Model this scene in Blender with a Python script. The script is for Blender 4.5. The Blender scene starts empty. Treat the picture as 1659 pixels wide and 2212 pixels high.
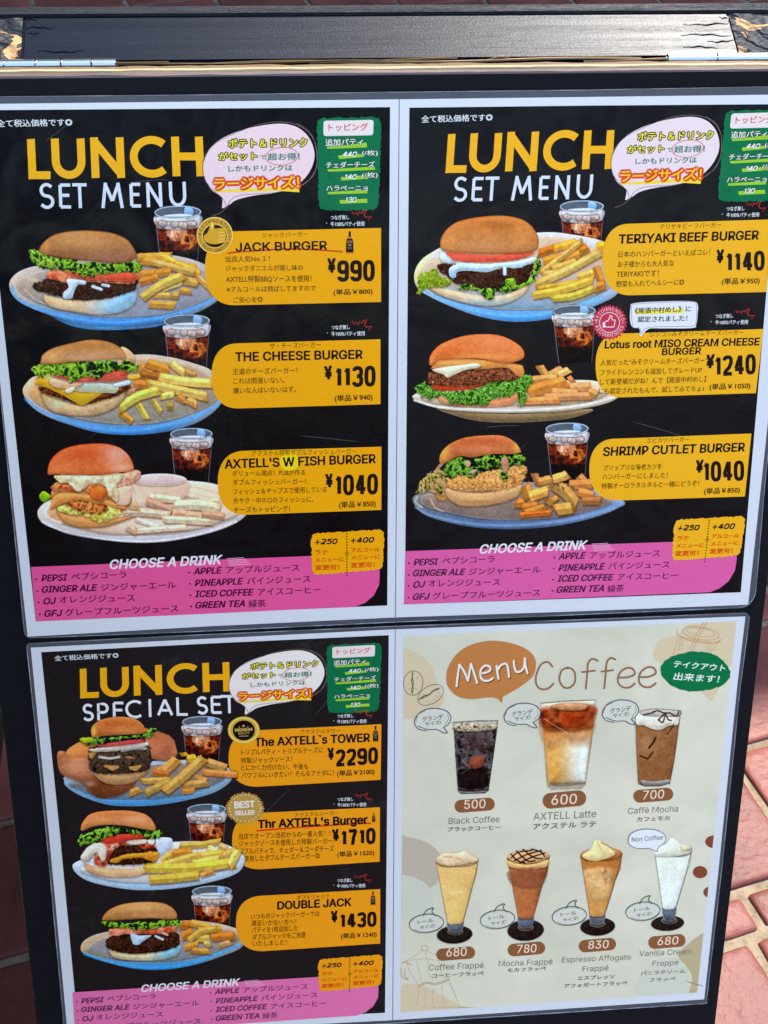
import bpy, bmesh, math, random
import numpy as np
from math import radians, sin, cos, pi
from mathutils import Matrix, Vector
from mathutils.geometry import tessellate_polygon
SC = bpy.context.scene
COL = SC.collection
# ------------------------------------------------------------------ camera
LEAN = radians(18)                       # the board leans back
HZ = .79                                 # height of the print's top left corner above the pavement
FPX = 3268.33
def _rot(r):
    r = np.array(r); th = np.linalg.norm(r); k = r/th
    K = np.array([[0, -k[2], k[1]], [k[2], 0, -k[0]], [-k[1], k[0], 0]])
    return np.eye(3)+sin(th)*K+(1-cos(th))*K@K
RB = _rot([0.41444604, 0.09952288, 0.016977])
TB = np.array([-0.19530741, 0.19581749, -0.74016397])
WB = np.array([[1, 0, 0], [0, sin(LEAN), cos(LEAN)], [0, -cos(LEAN), sin(LEAN)]]).T   # board axes (u, v, normal) in the world
MC = WB@RB.T
OB = np.array([0, 0, HZ])
CAM = OB-MC@TB
cd = bpy.data.cameras.new('camera'); cam = bpy.data.objects.new('camera', cd); COL.objects.link(cam)
cd.sensor_fit = 'HORIZONTAL'; cd.sensor_width = 36; cd.lens = 36*FPX/1659; cd.clip_start = .01; cd.clip_end = 500
cam.matrix_world = Matrix.Translation(Vector(CAM))@Matrix([list(r) for r in MC]).to_4x4()
SC.camera = cam
# ------------------------------------------------------------------ light
SUN_EL, SUN_AZ = radians(55), radians(34)          # azimuth from +Y towards +X
w = bpy.data.worlds.new("World"); SC.world = w; w.use_nodes = True
nt = w.node_tree; bg = nt.nodes['Background']
sky = nt.nodes.new('ShaderNodeTexSky'); sky.sky_type = 'NISHITA'; sky.sun_disc = False
sky.sun_elevation = SUN_EL; sky.sun_rotation = SUN_AZ; sky.air_density = 1.0; sky.dust_density = .6; sky.ozone_density = .8
nt.links.new(sky.outputs[0], bg.inputs[0]); bg.inputs[1].default_value = .15
sl = bpy.data.lights.new('sun', 'SUN'); sl.energy = 2.0; sl.angle = radians(.53); sl.color = (1, .95, .88)
so = bpy.data.objects.new('sun', sl); COL.objects.link(so)
sd = Vector((sin(SUN_AZ)*cos(SUN_EL), cos(SUN_AZ)*cos(SUN_EL), sin(SUN_EL)))
so.rotation_euler = (-sd).to_track_quat('-Z', 'Y').to_euler(); so.location = sd*5
SC.view_settings.view_transform = 'Standard'; SC.view_settings.look = 'None'
SC.view_settings.exposure = 2.08; SC.view_settings.gamma = 1
WHITE = np.array([208, 212, 226.])         # how the white paper reads under this light
# ------------------------------------------------------------------ mapping: photo pixel -> point on the board / on the ground
def rays(S):
    S = np.asarray(S, float).reshape(-1, 2)
    d = np.stack([(S[:, 0]/1.82281-829.5)/FPX, -(S[:, 1]/1.82281-1106)/FPX, -np.ones(len(S))], 1)
    return d@MC.T
NB = WB[:, 2]
def onboard(S, off=0.):
    d = rays(S); lam = ((OB-CAM)@NB+off)/(d@NB)
    return CAM+d*lam[:, None]
def onlevel(S, z=0.):
    d = rays(S); return CAM+d*((z-CAM[2])/d[:, 2])[:, None]
def fr(x0, y0, k): return lambda x, y: (x0+x*k, y0+y*k)
A = fr(0, 380, .94033); B = fr(0, 1220, .94033); C = fr(1500, 380, .91863); D = fr(1500, 1300, .91863)
E = fr(0, 2400, .94033); F = fr(0, 3200, .94033); G = fr(1500, 2400, .91863); H = fr(1500, 3200, .91863)
Q = fr(780, 440, .4702); N = fr(780, 780, .4702); X = fr(1100, 2060, .27728)
I4 = fr(1580, 2440, .42194); J4 = fr(2280, 2440, .42194); K4 = fr(1570, 3250, .42194); L4 = fr(2170, 3250, .42194)
H2 = np.array([[9.22439754e-01, -1.11490414e-01, 1.72454297e+00], [-1.31090321e-02, 9.69109554e-01, -2.41930651e-03], [-8.64477586e-03, -1.70790080e-03, 1.]])
H3 = np.array([[0.83820333, -0.02989041, 0.23843815], [-0.03752652, 0.68124757, 2.23881578], [-0.00362143, -0.01727003, 1.]])
def hom(M):
    def f(P):
        P = np.asarray(P, float).reshape(-1, 2)
        q = np.c_[P/1000, np.ones(len(P))]@M.T
        return q[:, :2]/q[:, 2:]*1000
    return f
ident = lambda P: np.asarray(P, float).reshape(-1, 2)
MAPS = [ident, hom(H2), hom(H3)]
# ------------------------------------------------------------------ helpers
def lin(c):
    c = np.asarray(c, float)/255
    return np.where(c <= .04045, c/12.92, ((c+.055)/1.055)**2.4)
WL = lin(WHITE)
PAPER_A = np.array([.745, .722, .655])*.90
def albedo(c): return np.clip((lin(c)-.0045)/WL*PAPER_A, .0, .93)
def link(o, parent=None):
    COL.objects.link(o)
    if parent:
        o.parent = parent
        if parent.parent is None: o.matrix_parent_inverse = Matrix.Translation(parent.location).inverted()
    return o
def newmesh(name, V, Fs, mat, parent=None, smooth=False):
    me = bpy.data.meshes.new(name)
    me.from_pydata([tuple(map(float, v)) for v in V], [], [tuple(int(i) for i in f) for f in Fs]); me.update()
    if mat: me.materials.append(mat)
    if smooth: me.polygons.foreach_set('use_smooth', [True]*len(me.polygons))
    return link(bpy.data.objects.new(name, me), parent)
def empty(name, loc, label, cat, group=None):
    o = bpy.data.objects.new(name, None); COL.objects.link(o); o.location = loc
    o['label'] = label; o['category'] = cat
    if group: o['group'] = group
    bpy.context.view_layer.update()
    return o
# ------------------------------------------------------------------ materials
def mk(name):
    m = bpy.data.materials.new(name); m.use_nodes = True
    return m, m.node_tree, m.node_tree.nodes['Principled BSDF']
def node(nt, t, **k):
    n = nt.nodes.new(t)
    for a, v in k.items():
        if a.startswith('i_'): n.inputs[a[2:].replace('_', ' ')].default_value = v
        else: setattr(n, a, v)
    return n
def film_relief(nt, bs, rough=.16):
    """gloss of the laminating film over the print: shallow waves, scuffs that dull it"""
    geo = node(nt, 'ShaderNodeNewGeometry')
    n1 = node(nt, 'ShaderNodeTexNoise', i_Scale=9, i_Detail=2); n2 = node(nt, 'ShaderNodeTexNoise', i_Scale=420, i_Detail=2)
    n3 = node(nt, 'ShaderNodeTexNoise', i_Scale=38, i_Detail=6, i_Distortion=1.5)
    for n in (n1, n2, n3): nt.links.new(geo.outputs['Position'], n.inputs['Vector'])
    b1 = node(nt, 'ShaderNodeBump', i_Strength=.2, i_Distance=.004); b2 = node(nt, 'ShaderNodeBump', i_Strength=.12, i_Distance=.0004)
    nt.links.new(n1.outputs[0], b1.inputs['Height']); nt.links.new(n2.outputs[0], b2.inputs['Height'])
    nt.links.new(b1.outputs[0], b2.inputs['Normal']); nt.links.new(b2.outputs[0], bs.inputs['Normal'])
    mr = node(nt, 'ShaderNodeMapRange'); mr.inputs[1].default_value = .42; mr.inputs[2].default_value = .7
    mr.inputs[3].default_value = rough; mr.inputs[4].default_value = rough+.35
    nt.links.new(n3.outputs[0], mr.inputs[0]); nt.links.new(mr.outputs[0], bs.inputs['Roughness'])
_inks = {}
def ink(rgb, wear=0.):
    key = (tuple(rgb), wear)
    if key in _inks: return _inks[key]
    m, nt, bs = mk('printed_ink'); a = albedo(rgb)
    bs.inputs['Specular IOR Level'].default_value = .055
    geo = node(nt, 'ShaderNodeNewGeometry'); no = node(nt, 'ShaderNodeTexNoise', i_Scale=900, i_Detail=3, i_Roughness=.7)
    nt.links.new(geo.outputs['Position'], no.inputs['Vector'])
    mx = node(nt, 'ShaderNodeMix', data_type='RGBA')
    mx.inputs[6].default_value = (*(a*.9), 1); mx.inputs[7].default_value = (*np.minimum(a*1.1+.002, .95), 1)
    nt.links.new(no.outputs[0], mx.inputs[0])
    out = mx.outputs[2]
    if wear:        # rubbed, dusty patches and scratches of the old sheet
        n2 = node(nt, 'ShaderNodeTexNoise', i_Scale=26, i_Detail=9, i_Roughness=.68, i_Distortion=.7)
        nt.links.new(geo.outputs['Position'], n2.inputs['Vector'])
        r = node(nt, 'ShaderNodeMapRange'); r.inputs[1].default_value = .56; r.inputs[2].default_value = .8; r.inputs[4].default_value = wear
        nt.links.new(n2.outputs[0], r.inputs[0])
        m2 = node(nt, 'ShaderNodeMix', data_type='RGBA'); m2.inputs[7].default_value = (.16, .165, .18, 1)
        nt.links.new(r.outputs[0], m2.inputs[0]); nt.links.new(out, m2.inputs[6]); out = m2.outputs[2]
    nt.links.new(out, bs.inputs['Base Color'])
    film_relief(nt, bs)
    _inks[key] = m
    return m
def make_photo_mat():
    m, nt, bs = mk('printed_photo')
    at = node(nt, 'ShaderNodeAttribute', attribute_name='Col'); nt.links.new(at.outputs['Color'], bs.inputs['Base Color'])
    bs.inputs['Specular IOR Level'].default_value = .055
    film_relief(nt, bs)
    return m
PHOTO = make_photo_mat()
# ------------------------------------------------------------------ print layers
STEP = .00004
SHEET_OFF = [.0022, .0014]
class Page:
    """one printed page: everything is laid as thin ink layers on the paper's plane"""
    def __init__(s, sheet, root_ob): s.off = SHEET_OFF[sheet]; s.root = root_ob; s.bump = 0
    def pt(s, S, slot): return onboard(S, s.off+slot*STEP)
    def mesh(s, name, parts, rgb, slot, wear=0., mat=None, label=None):
        V = []; Fs = []; i = 0; flat = []
        for q in parts: flat.extend(q if isinstance(q, list) else [q])
        for S, faces in flat:
            i += 1
            P = s.pt(S, slot+(i % 40)*.01); b = len(V)
            V.extend(P); Fs.extend([[b+j for j in f] for f in faces])
        o = newmesh(name, V, Fs, mat or ink(rgb, wear), s.root)
        if label: o['label'] = label
        return o
def catmull(pts, n=8, closed=True):
    P = np.asarray(pts, float); m = len(P); out = []
    rng = range(m) if closed else range(m-1)
    for i in rng:
        if closed: p0, p1, p2, p3 = P[(i-1) % m], P[i], P[(i+1) % m], P[(i+2) % m]
        else: p0, p1, p2, p3 = P[max(i-1, 0)], P[i], P[i+1], P[min(i+2, m-1)]
        for t in np.arange(n)/n:
            out.append(.5*((2*p1)+(-p0+p2)*t+(2*p0-5*p1+4*p2-p3)*t*t+(-p0+3*p1-3*p2+p3)*t**3))
    if not closed: out.append(P[-1])
    return np.array(out)
def poly(pts):
    P = np.asarray(pts, float)
    tris = tessellate_polygon([[Vector((p[0], p[1], 0)) for p in P]])
    return (P, tris)
def shape(f, pts, smooth=False, mp=ident, n=8):
    P = np.array([f(*p) for p in pts])
    if smooth: P = catmull(P, n)
    return poly(mp(P))
def ellipse(f, cx, cy, rx, ry, a=0, n=40, mp=ident):
    t = np.linspace(0, 2*pi, n, endpoint=False)
    x = cx+rx*np.cos(t)*cos(a)-ry*np.sin(t)*sin(a); y = cy+rx*np.cos(t)*sin(a)+ry*np.sin(t)*cos(a)
    return shape(f, list(zip(x, y)), mp=mp)
def ribbon(P, w, taper=False, cap=True):
    P = np.asarray(P, float); d = np.gradient(P, axis=0); d /= np.linalg.norm(d, axis=1)[:, None]+1e-9
    nn = np.stack([-d[:, 1], d[:, 0]], 1); ww = np.full(len(P), w/2.)
    if taper: ww *= np.clip(np.minimum(np.arange(len(P)), np.arange(len(P))[::-1])/3.+.25, 0, 1)
    if cap and not taper:
        P = np.vstack([P[0]-d[0]*w*.42, P[0]-d[0]*w*.25, P, P[-1]+d[-1]*w*.25, P[-1]+d[-1]*w*.42])
        nn = np.vstack([nn[0], nn[0], nn, nn[-1], nn[-1]]); ww = np.r_[ww[0]*.45, ww[0]*.85, ww, ww[-1]*.85, ww[-1]*.45]
    L = P+nn*ww[:, None]; R_ = P-nn*ww[:, None]; n = len(P)
    return np.vstack([L, R_]), [[i, i+1, n+i+1, n+i] for i in range(n-1)]
def stroke(f, pts, w, smooth=True, mp=ident, taper=False, cap=True, n=6):
    P = np.array([f(*p) for p in pts]); k = f(1, 0)[0]-f(0, 0)[0]
    if smooth: P = catmull(P, n, False)
    V, Fs = ribbon(P, w*k, taper, cap)
    return mp(V), Fs
def jagged(f, pts, amp, step, seed, mp=ident, r=0):
    rnd = random.Random(seed); out = []
    m = len(pts)
    for i in range(m):
        a = np.array(pts[i], float); b = np.array(pts[(i+1) % m], float); L = np.linalg.norm(b-a); n = max(1, int(L/step)); d = (b-a)/L; q = np.array([-d[1], d[0]])
        for j in range(n):
            t = j/n
            inset = r*max(0, 1-min(t, 1-t)*L/r)**2*.45 if r else 0
            out.append(a+(b-a)*t+q*(inset+rnd.uniform(-amp, amp)))
    return shape(f, out, mp=mp)
def sdf(P, X, Y):
    """signed distance to a closed polygon, negative inside"""
    d2 = np.full(X.shape, 1e12); ins = np.zeros(X.shape, bool)
    for (ax, ay), (bx, by) in zip(P, np.roll(P, -1, 0)):
        ex, ey = bx-ax, by-ay; L = ex*ex+ey*ey+1e-9
        t = np.clip(((X-ax)*ex+(Y-ay)*ey)/L, 0, 1)
        d2 = np.minimum(d2, (X-ax-t*ex)**2+(Y-ay-t*ey)**2)
        c = (ay > Y) != (by > Y)
        with np.errstate(divide='ignore', invalid='ignore'):
            ins ^= c & (X < ex*(Y-ay)/(by-ay if by != ay else 1e-9)+ax)
    d = np.sqrt(d2); return np.where(ins, -d, d)
# text ------------------------------------------------------------------
try:
    import os
    SANS = bpy.data.fonts.load(os.path.join(bpy.utils.system_resource('DATAFILES', path='fonts'), 'Inter.woff2'))
except Exception:
    SANS = None
_tm = {}
def glyphs(s, off, shear, space=1.):
    key = (s, off, shear, space)
    if key in _tm: return _tm[key]
    c = bpy.data.curves.new('t', 'FONT'); c.body = s; c.offset = off; c.shear = shear; c.resolution_u = 3; c.space_character = space
    if SANS and all(ord(q) < 0x250 for q in s): c.font = SANS
    o = bpy.data.objects.new('t', c); COL.objects.link(o)
    dg = bpy.context.evaluated_depsgraph_get(); dg.update()
    if SANS and c.font == SANS:      # variable face: its strokes overlap, so every contour is filled by itself
        cv = o.to_curve(dg); conts = []
        for sp in cv.splines:
            bp = sp.bezier_points; P = []
            for i in range(len(bp)):
                a, b = bp[i], bp[(i+1) % len(bp)]
                p0_, h0, h1, p1_ = [np.array(q[:2]) for q in (a.co, a.handle_right, b.handle_left, b.co)]
                straight = abs(np.cross(h0-p0_, p1_-p0_))+abs(np.cross(h1-p0_, p1_-p0_)) < 1e-5
                for t_ in ((0.,) if straight else (0., .25, .5, .75)):
                    P.append((1-t_)**3*p0_+3*t_*(1-t_)**2*h0+3*t_*t_*(1-t_)*h1+t_**3*p1_)
            P = np.array(P)
            if len(P) > 2: conts.append((P, .5*np.sum(P[:, 0]*np.roll(P[:, 1], -1)-np.roll(P[:, 0], -1)*P[:, 1])))
        big = max(conts, key=lambda q: abs(q[1])); sg = math.copysign(1, big[1]); V = []; Fs = []
        outer = [q[0] for q in conts if q[1]*sg > 0]; holes = [q[0] for q in conts if q[1]*sg < 0]
        for P in outer:
            hs = [h_ for h_ in holes if sdf(P, h_[:1, 0], h_[:1, 1])[0] < 0]
            loops = [P]+hs; tr_ = tessellate_polygon([[Vector((*q, 0)) for q in l_] for l_ in loops])
            b_ = len(V); V.extend(np.vstack(loops)); Fs.extend([[b_+i for i in f_] for f_ in tr_])
        o.to_curve_clear(); bpy.data.objects.remove(o); bpy.data.curves.remove(c)
        _tm[key] = (np.array(V), Fs); return _tm[key]
    m = bpy.data.meshes.new_from_object(o.evaluated_get(dg))
    V = np.empty(len(m.vertices)*3); m.vertices.foreach_get('co', V); V = V.reshape(-1, 3)[:, :2].copy()
    Fs = [list(p.vertices) for p in m.polygons]
    bpy.data.objects.remove(o); bpy.data.curves.remove(c); bpy.data.meshes.remove(m)
    _tm[key] = (V, Fs); return V, Fs
_v = glyphs('H', 0., 0.)[0]; CAPH = _v[:, 1].max()
def plane2(P3): q = np.asarray(P3)-OB; return np.stack([q@WB[:, 0], q@WB[:, 1]], 1)
def unplane(uv): return OB+uv[:, :1]*WB[:, 0]+uv[:, 1:2]*WB[:, 1]
def text(f, s, x0, y0, x1, y1, h, bold=0., italic=0., mp=ident, grow=0., space=1.):
    """lettering between two baseline ends; returned as photo-plane points like every other print shape"""
    latin = ord(s[0]) < 0x250 or s[0] == '\u2019'
    if s[0] == '(' : latin = False
    V, Fs = glyphs(s, bold, italic, space)
    if grow:
        V0 = V; V, Fs = glyphs(s, bold+grow, italic, space)
        x_a, x_b = V0[:, 0].min(), V0[:, 0].max()
    else: x_a, x_b = V[:, 0].min(), V[:, 0].max()
    y = V[:, 1]/(CAPH if ord(max(s)) < 0x250 else .7) if latin else (V[:, 1]+.07)/.92
    P = plane2(onboard(mp([f(x0, y0), f(x1, y1), f((x0+x1)/2, (y0+y1)/2), f((x0+x1)/2, (y0+y1)/2-h)])))
    ex = P[1]-P[0]; L = np.linalg.norm(ex); ex /= L; ey = np.array([-ex[1], ex[0]]); hh = (P[3]-P[2])@ey
    uv = P[0]+np.outer((V[:, 0]-x_a)/(x_b-x_a)*L, ex)+np.outer(y*hh, ey)
    return Flat(uv), Fs
def _many(s, name, parts, *a, **k): return [s.mesh(name, [q], *a, **k) for q in parts]
Page.many = _many
class Flat:
    def __init__(s, uv): s.uv = uv
_pt = Page.pt
def _pt2(s, S, slot):
    if isinstance(S, Flat): return unplane(S.uv)+NB*(s.off+slot*STEP)
    return _pt(s, S, slot)
Page.pt = _pt2
# flat() keeps lettering on the sheet exactly where the pixels put it (parallax of the 1-2 mm offset taken out)
def flatpix(fl):
    P = unplane(fl.uv); d = (P-CAM)@MC
    return np.stack([(d[:, 0]/-d[:, 2]*FPX+829.5)*1.82281, (-d[:, 1]/-d[:, 2]*FPX+1106)*1.82281], 1)
def T(f, st, x0, y0, x1, y1, h, bold=0., italic=0., mp=ident, grow=0., space=1.):
    """bold = several slightly shifted copies; grow = a ring of copies (the outline behind a line of lettering)"""
    fl, Fs = text(f, st, x0, y0, x1, y1, h, 0., italic, mp, 0., space)
    em = (np.ptp(fl.uv[:, 1]))/ (.75 if ord(st[0]) < 0x250 else .9)
    Vn, _ = glyphs(st, 0., italic, space); asp = (np.ptp(fl.uv[:, 0])/np.ptp(Vn[:, 0]))/em
    r = bold*em*1.15+grow*em*1.1; rx = bold*em*1.15*min(1, asp*1.05)+grow*em*1.1
    if grow: dirs = [(cos(q), sin(q)) for q in np.linspace(0, 2*pi, 10, endpoint=False)]
    elif bold >= .03: dirs = [(0, 0)]+[(cos(q), sin(q)*.8) for q in np.linspace(0, 2*pi, 8, endpoint=False)]
    elif bold > .006: dirs = [(-.8, -.5), (.8, .5), (-.8, .5), (.8, -.5)]
    else: dirs = [(0, 0)]
    return [(flatpix(Flat(fl.uv+np.array([dx*rx, dy*r]))), Fs) for dx, dy in dirs]
def arctext(f, s, cx, cy, r, a0, a1, h, bold=.02, inward=False, mp=ident):
    out = []; n = len(s)
    for i, ch in enumerate(s):
        if ch == ' ': continue
        V, Fs = glyphs(ch, bold, 0); a = radians(a0+(a1-a0)*(i/(n-1)))
        wch = V[:, 0].max()-V[:, 0].min(); x = (V[:, 0]-V[:, 0].min()-wch/2)*h/CAPH*.85; y = V[:, 1]*h/CAPH
        if inward: rr = r+h-y; px = cx+rr*cos(a)+x*sin(a)*1.; py = cy+rr*sin(a)-x*cos(a)*1.
        else: rr = r+y; px = cx+rr*cos(a)-x*sin(a); py = cy+rr*sin(a)+x*cos(a)
        S = np.array([f(u, v) for u, v in zip(px, py)]); out.append((mp(S), Fs))
    return out
# geometric capitals drawn as strokes (unit cell, y down, height 1)
def _arc(cx, cy, rx, ry, a0, a1, n=14): return [(cx+rx*cos(radians(a)), cy+ry*sin(radians(a))) for a in np.linspace(a0, a1, n)]
CAPS = {'L': [[(0, 0), (0, 1)], [(0, 1), (1, 1)]], 'U': [[(0, 0), (0, .58)]+_arc(.5, .58, .5, .42, 180, 0)[1:]+[(1, 0)]],
        'N': [[(0, 1), (0, 0)], [(0, 0), (1, 1)], [(1, 1), (1, 0)]], 'C': [_arc(.56, .5, .56, .5, -48, -312, 26)],
        'H': [[(0, 0), (0, 1)], [(1, 0), (1, 1)], [(0, .5), (1, .5)]], 'E': [[(1, 0), (0, 0), (0, 1), (1, 1)], [(0, .47), (.85, .47)]],
        'T': [[(0, 0), (1, 0)], [(.5, 0), (.5, 1)]], 'M': [[(0, 1), (.16, 0)], [(.16, 0), (.5, .75)], [(.5, .75), (.84, 0)], [(.84, 0), (1, 1)]],
        'S': [[(.92, .1)]+_arc(.5, .25, .44, .25, -50, -270, 14)[1:]+_arc(.5, .75, .48, .25, -90, 140, 14)[1:]+[(.04, .88)]],
        'P': [[(0, 1), (0, 0), (.5, 0)]+_arc(.55, .28, .45, .28, -90, 90, 10)+[(0, .56)]], 'I': [[(.5, 0), (.5, 1)]],
        'A': [[(0, 1), (.5, 0)], [(.5, 0), (1, 1)], [(.17, .68), (.83, .68)]]}
def caps(f, ch, x0, y0, x1, y1, w, mp=ident, sk=0.):
    """cell x0..x1 (stroke centres), y0 top, y1 bottom; sk leans it"""
    out = []
    for st in CAPS[ch]:
        pts = [(x0+(x1-x0)*u+sk*(v-.5), y0+w/2+(y1-y0-w)*v) for u, v in st]
        ext = []
        for a, b in ((pts[0], pts[1]), (pts[-1], pts[-2])):
            d = np.array(a)-np.array(b); d = d/np.linalg.norm(d)*w/2*(0 if (ch in 'NMA' and len(st) == 2 and abs(st[0][0]-st[1][0]) > .2) else 1)
            ext.append(tuple(np.array(a)+(d if ch not in 'SC' else d*0)))
        pts[0], pts[-1] = ext[0], ext[1]
        if len(st) == 2 or ch == 'E': # straight pieces
            for a, b in zip(pts[:-1], pts[1:]): out.append(stroke(f, [a, b], w, False, mp, cap=False))
        else: out.append(stroke(f, pts, w, False, mp, cap=False))
    return out
# ------------------------------------------------------------------ food photographs, painted numerically
_rng = np.random.default_rng(7)
_lat = _rng.random((256, 256))
def vnoise(x, y):
    xi = np.floor(x).astype(int); yi = np.floor(y).astype(int); fx = x-xi; fy = y-yi
    fx = fx*fx*(3-2*fx); fy = fy*fy*(3-2*fy)
    g = lambda a, b: _lat[a % 256, b % 256]
    return (g(xi, yi)*(1-fx)+g(xi+1, yi)*fx)*(1-fy)+(g(xi, yi+1)*(1-fx)+g(xi+1, yi+1)*fx)*fy
def fbm(x, y, f, o=4, seed=0):
    s = 0; a = .5; t = 0
    for i in range(o): s = s+a*vnoise(x*f+seed*17.3+i*5.1, y*f+seed*9.7+i*3.3); t += a; a *= .55; f *= 2.1
    return s/t
class Canvas:
    def __init__(s, f, x0, y0, x1, y1, step):
        s.f = f; s.step = step
        s.xs = np.arange(x0, x1+step, step); s.ys = np.arange(y0, y1+step, step)
        s.X, s.Y = np.meshgrid(s.xs, s.ys); s.C = np.zeros(s.X.shape+(3,)); s.C[:] = (14, 13, 15); s.A = np.zeros(s.X.shape)
    def win(s, P, m):
        x0, y0 = P.min(0)-m; x1, y1 = P.max(0)+m
        i0, i1 = np.searchsorted(s.xs, x0), np.searchsorted(s.xs, x1); j0, j1 = np.searchsorted(s.ys, y0), np.searchsorted(s.ys, y1)
        return slice(j0, max(j1, j0+1)), slice(i0, max(i1, i0+1))
    def put(s, sl, col, a):
        s.C[sl] = s.C[sl]*(1-a[..., None])+np.clip(col, 0, 255)*a[..., None]; s.A[sl] = np.maximum(s.A[sl], a)
    def blob(s, pts, top, bot=None, edge=None, ew=14, n=.08, nf=.02, soft=3.5, jag=0, jf=.04, pal=None, pf=.03, hl=(), smooth=True, side=None, alpha=1., seed=0, oct=4, ridge=False, vol=1.):
        P = catmull(pts, 6) if smooth else np.asarray(pts, float)
        sl = s.win(P, jag+soft+2)
        X, Y = s.X[sl], s.Y[sl]
        if X.size == 0: return
        d = sdf(P, X, Y)
        if jag: d = d+jag*(fbm(X, Y, jf, 3, seed+3)-.5)*2
        size = min(np.ptp(P[:, 0]), np.ptp(P[:, 1]))
        if vol and alpha == 1. and size > 30:
            m_ = max(2, int(9/s.step)); ds = np.roll(d, m_, 0); ds[:m_] = 50
            sh = np.clip(.5-ds/22, 0, 1)*.42*s.A[sl]*np.clip(.5+d/6, 0, 1); s.C[sl] = s.C[sl]*(1-sh[..., None])
        y0, y1 = P[:, 1].min(), P[:, 1].max(); t = np.clip((Y-y0)/(y1-y0), 0, 1)[..., None]
        if bot is not None and bot[2] > bot[0]+60 and bot[2] > 180: t = t**3.2
        c = np.array(top, float)+(np.array(bot if bot is not None else top, float)-np.array(top, float))*t
        if side is not None:      # (colour, x where it is full, x where it ends)
            q = np.clip((X-side[2])/(side[1]-side[2]), 0, 1)[..., None]; q = q*q*(3-2*q); c = c*(1-q)+np.array(side[0], float)*q
        if pal is not None:
            v = fbm(X, Y, pf, oct, seed)
            if ridge: v = 1-np.abs(2*v-1)*2.2
            v = np.clip((v-.22)/.56, 0, .999)*(len(pal)-1); i = v.astype(int); q = (v-i)[..., None]; pl = np.array(pal, float)
            c = pl[i]*(1-q)+pl[i+1]*q
        if edge is not None:
            q = np.clip(1+d/ew, 0, 1)[..., None]**1.6; c = c*(1-q)+np.array(edge, float)*q
        c = c*(1+n*2*(fbm(X, Y, nf, 4, seed+1)-.5))[..., None]
        if vol and size > 30:
            gy = np.gradient(d, axis=0)/s.step; gx = np.gradient(d, axis=1)/s.step; r_ = min(30., size*.22)
            c = c*(1+(np.exp(np.minimum(d, 0)/r_)*(-.16*gy-.07*gx-.02))[..., None]*vol)
        for (hx, hy, rx, ry, hc, st) in hl:
            q = (np.exp(-((X-hx)/rx)**2-((Y-hy)/ry)**2)*st)[..., None]; c = c*(1-q)+np.array(hc, float)*q
        s.put(sl, c, np.clip(.5-d/soft, 0, 1)*alpha)
    def line(s, pts, w, col, alpha=1., soft=3., n=.1, shade=0., smooth=True, ends=None, seed=0, edge=None):
        P = catmull(pts, 6, False) if smooth and len(pts) > 2 else np.asarray(pts, float)
        sl = s.win(P, w+soft+2); X, Y = s.X[sl], s.Y[sl]
        if X.size == 0: return
        d = np.full(X.shape, 1e9); sg = np.zeros(X.shape)
        for (ax, ay), (bx, by) in zip(P[:-1], P[1:]):
            ex, ey = bx-ax, by-ay; L = ex*ex+ey*ey+1e-9; t = np.clip(((X-ax)*ex+(Y-ay)*ey)/L, 0, 1)
            dx, dy = X-ax-t*ex, Y-ay-t*ey; dd = np.hypot(dx, dy); m = dd < d; d = np.where(m, dd, d); sg = np.where(m, dy, sg)
        c = np.array(col, float)*np.ones(X.shape+(1,))
        c = c*(1-shade*sg/w*2)[..., None]
        if edge is not None:
            q = np.clip((d-w*.2)/(w*.32), 0, 1)[..., None]; c = c*(1-q)+np.array(edge, float)*q
        c = c*(1+n*2*(fbm(X, Y, .035, 4, seed)-.5))[..., None]
        s.put(sl, c, np.clip(.5-(d-w/2)/soft, 0, 1)*alpha)
    def stick(s, x0, y0, x1, y1, w, col, edge, bend, seed):
        d = np.array([x1-x0, y1-y0], float); L = np.linalg.norm(d); d /= L; nrm = np.array([-d[1], d[0]]); nrm = nrm*(1 if nrm[1] > 0 else -1)
        rnd = random.Random(seed); m = np.array([x0+x1, y0+y1])/2+np.array([-(y1-y0), x1-x0])/L*bend
        P = catmull([(x0, y0), tuple(m), (x1, y1)], 5, False) if bend else np.array([(x0, y0), tuple(m), (x1, y1)])
        hw = w/2; a0, a1 = rnd.uniform(-.3, .3)*w, rnd.uniform(-.3, .3)*w; k = rnd.uniform(-.15, .15)
        top = P-nrm*hw; low = P+nrm*hw; mid = P+nrm*hw*k
        top[0] -= d*a0; low[0] += d*a0; top[-1] += d*a1; low[-1] -= d*a1
        sl = s.win(np.vstack([top, low]), w*.3+6); X, Y = s.X[sl], s.Y[sl]
        if X.size == 0: return
        for off, al, sc_ in ((np.array([3, w*.22]), .5, 6), ):
            dd = sdf(np.vstack([top, low[::-1]])+off, X, Y); s.put(sl, np.ones(X.shape+(1,))*np.array((70, 36, 10.)), np.clip(.5-dd/14, 0, 1)*al)
        wob = (fbm(X, Y, .05, 3, seed)-.5)*6
        d1 = sdf(np.vstack([top, low[::-1]]), X, Y)+wob; d2 = sdf(np.vstack([mid, low[::-1]]), X, Y)+wob
        tt = np.clip(((X-x0)*d[0]+(Y-y0)*d[1])/L, 0, 1); end = np.clip((np.abs(tt-.5)*2-.82)/.18, 0, 1)[..., None]
        hi = np.minimum(np.array(col, float)*1.06+np.array([12, 3, 0]), 250); c = hi*np.ones(X.shape+(1,))
        q = np.clip(.5-d2/7, 0, 1)[..., None]; c = c*(1-q)+np.array(col, float)*.84*q
        q = np.clip(1+d1/5, 0, 1)[..., None]*.75; c = c*(1-q)+np.array(edge, float)*q
        c = c*(1-end*.5)+np.array(edge, float)*end*.5
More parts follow.
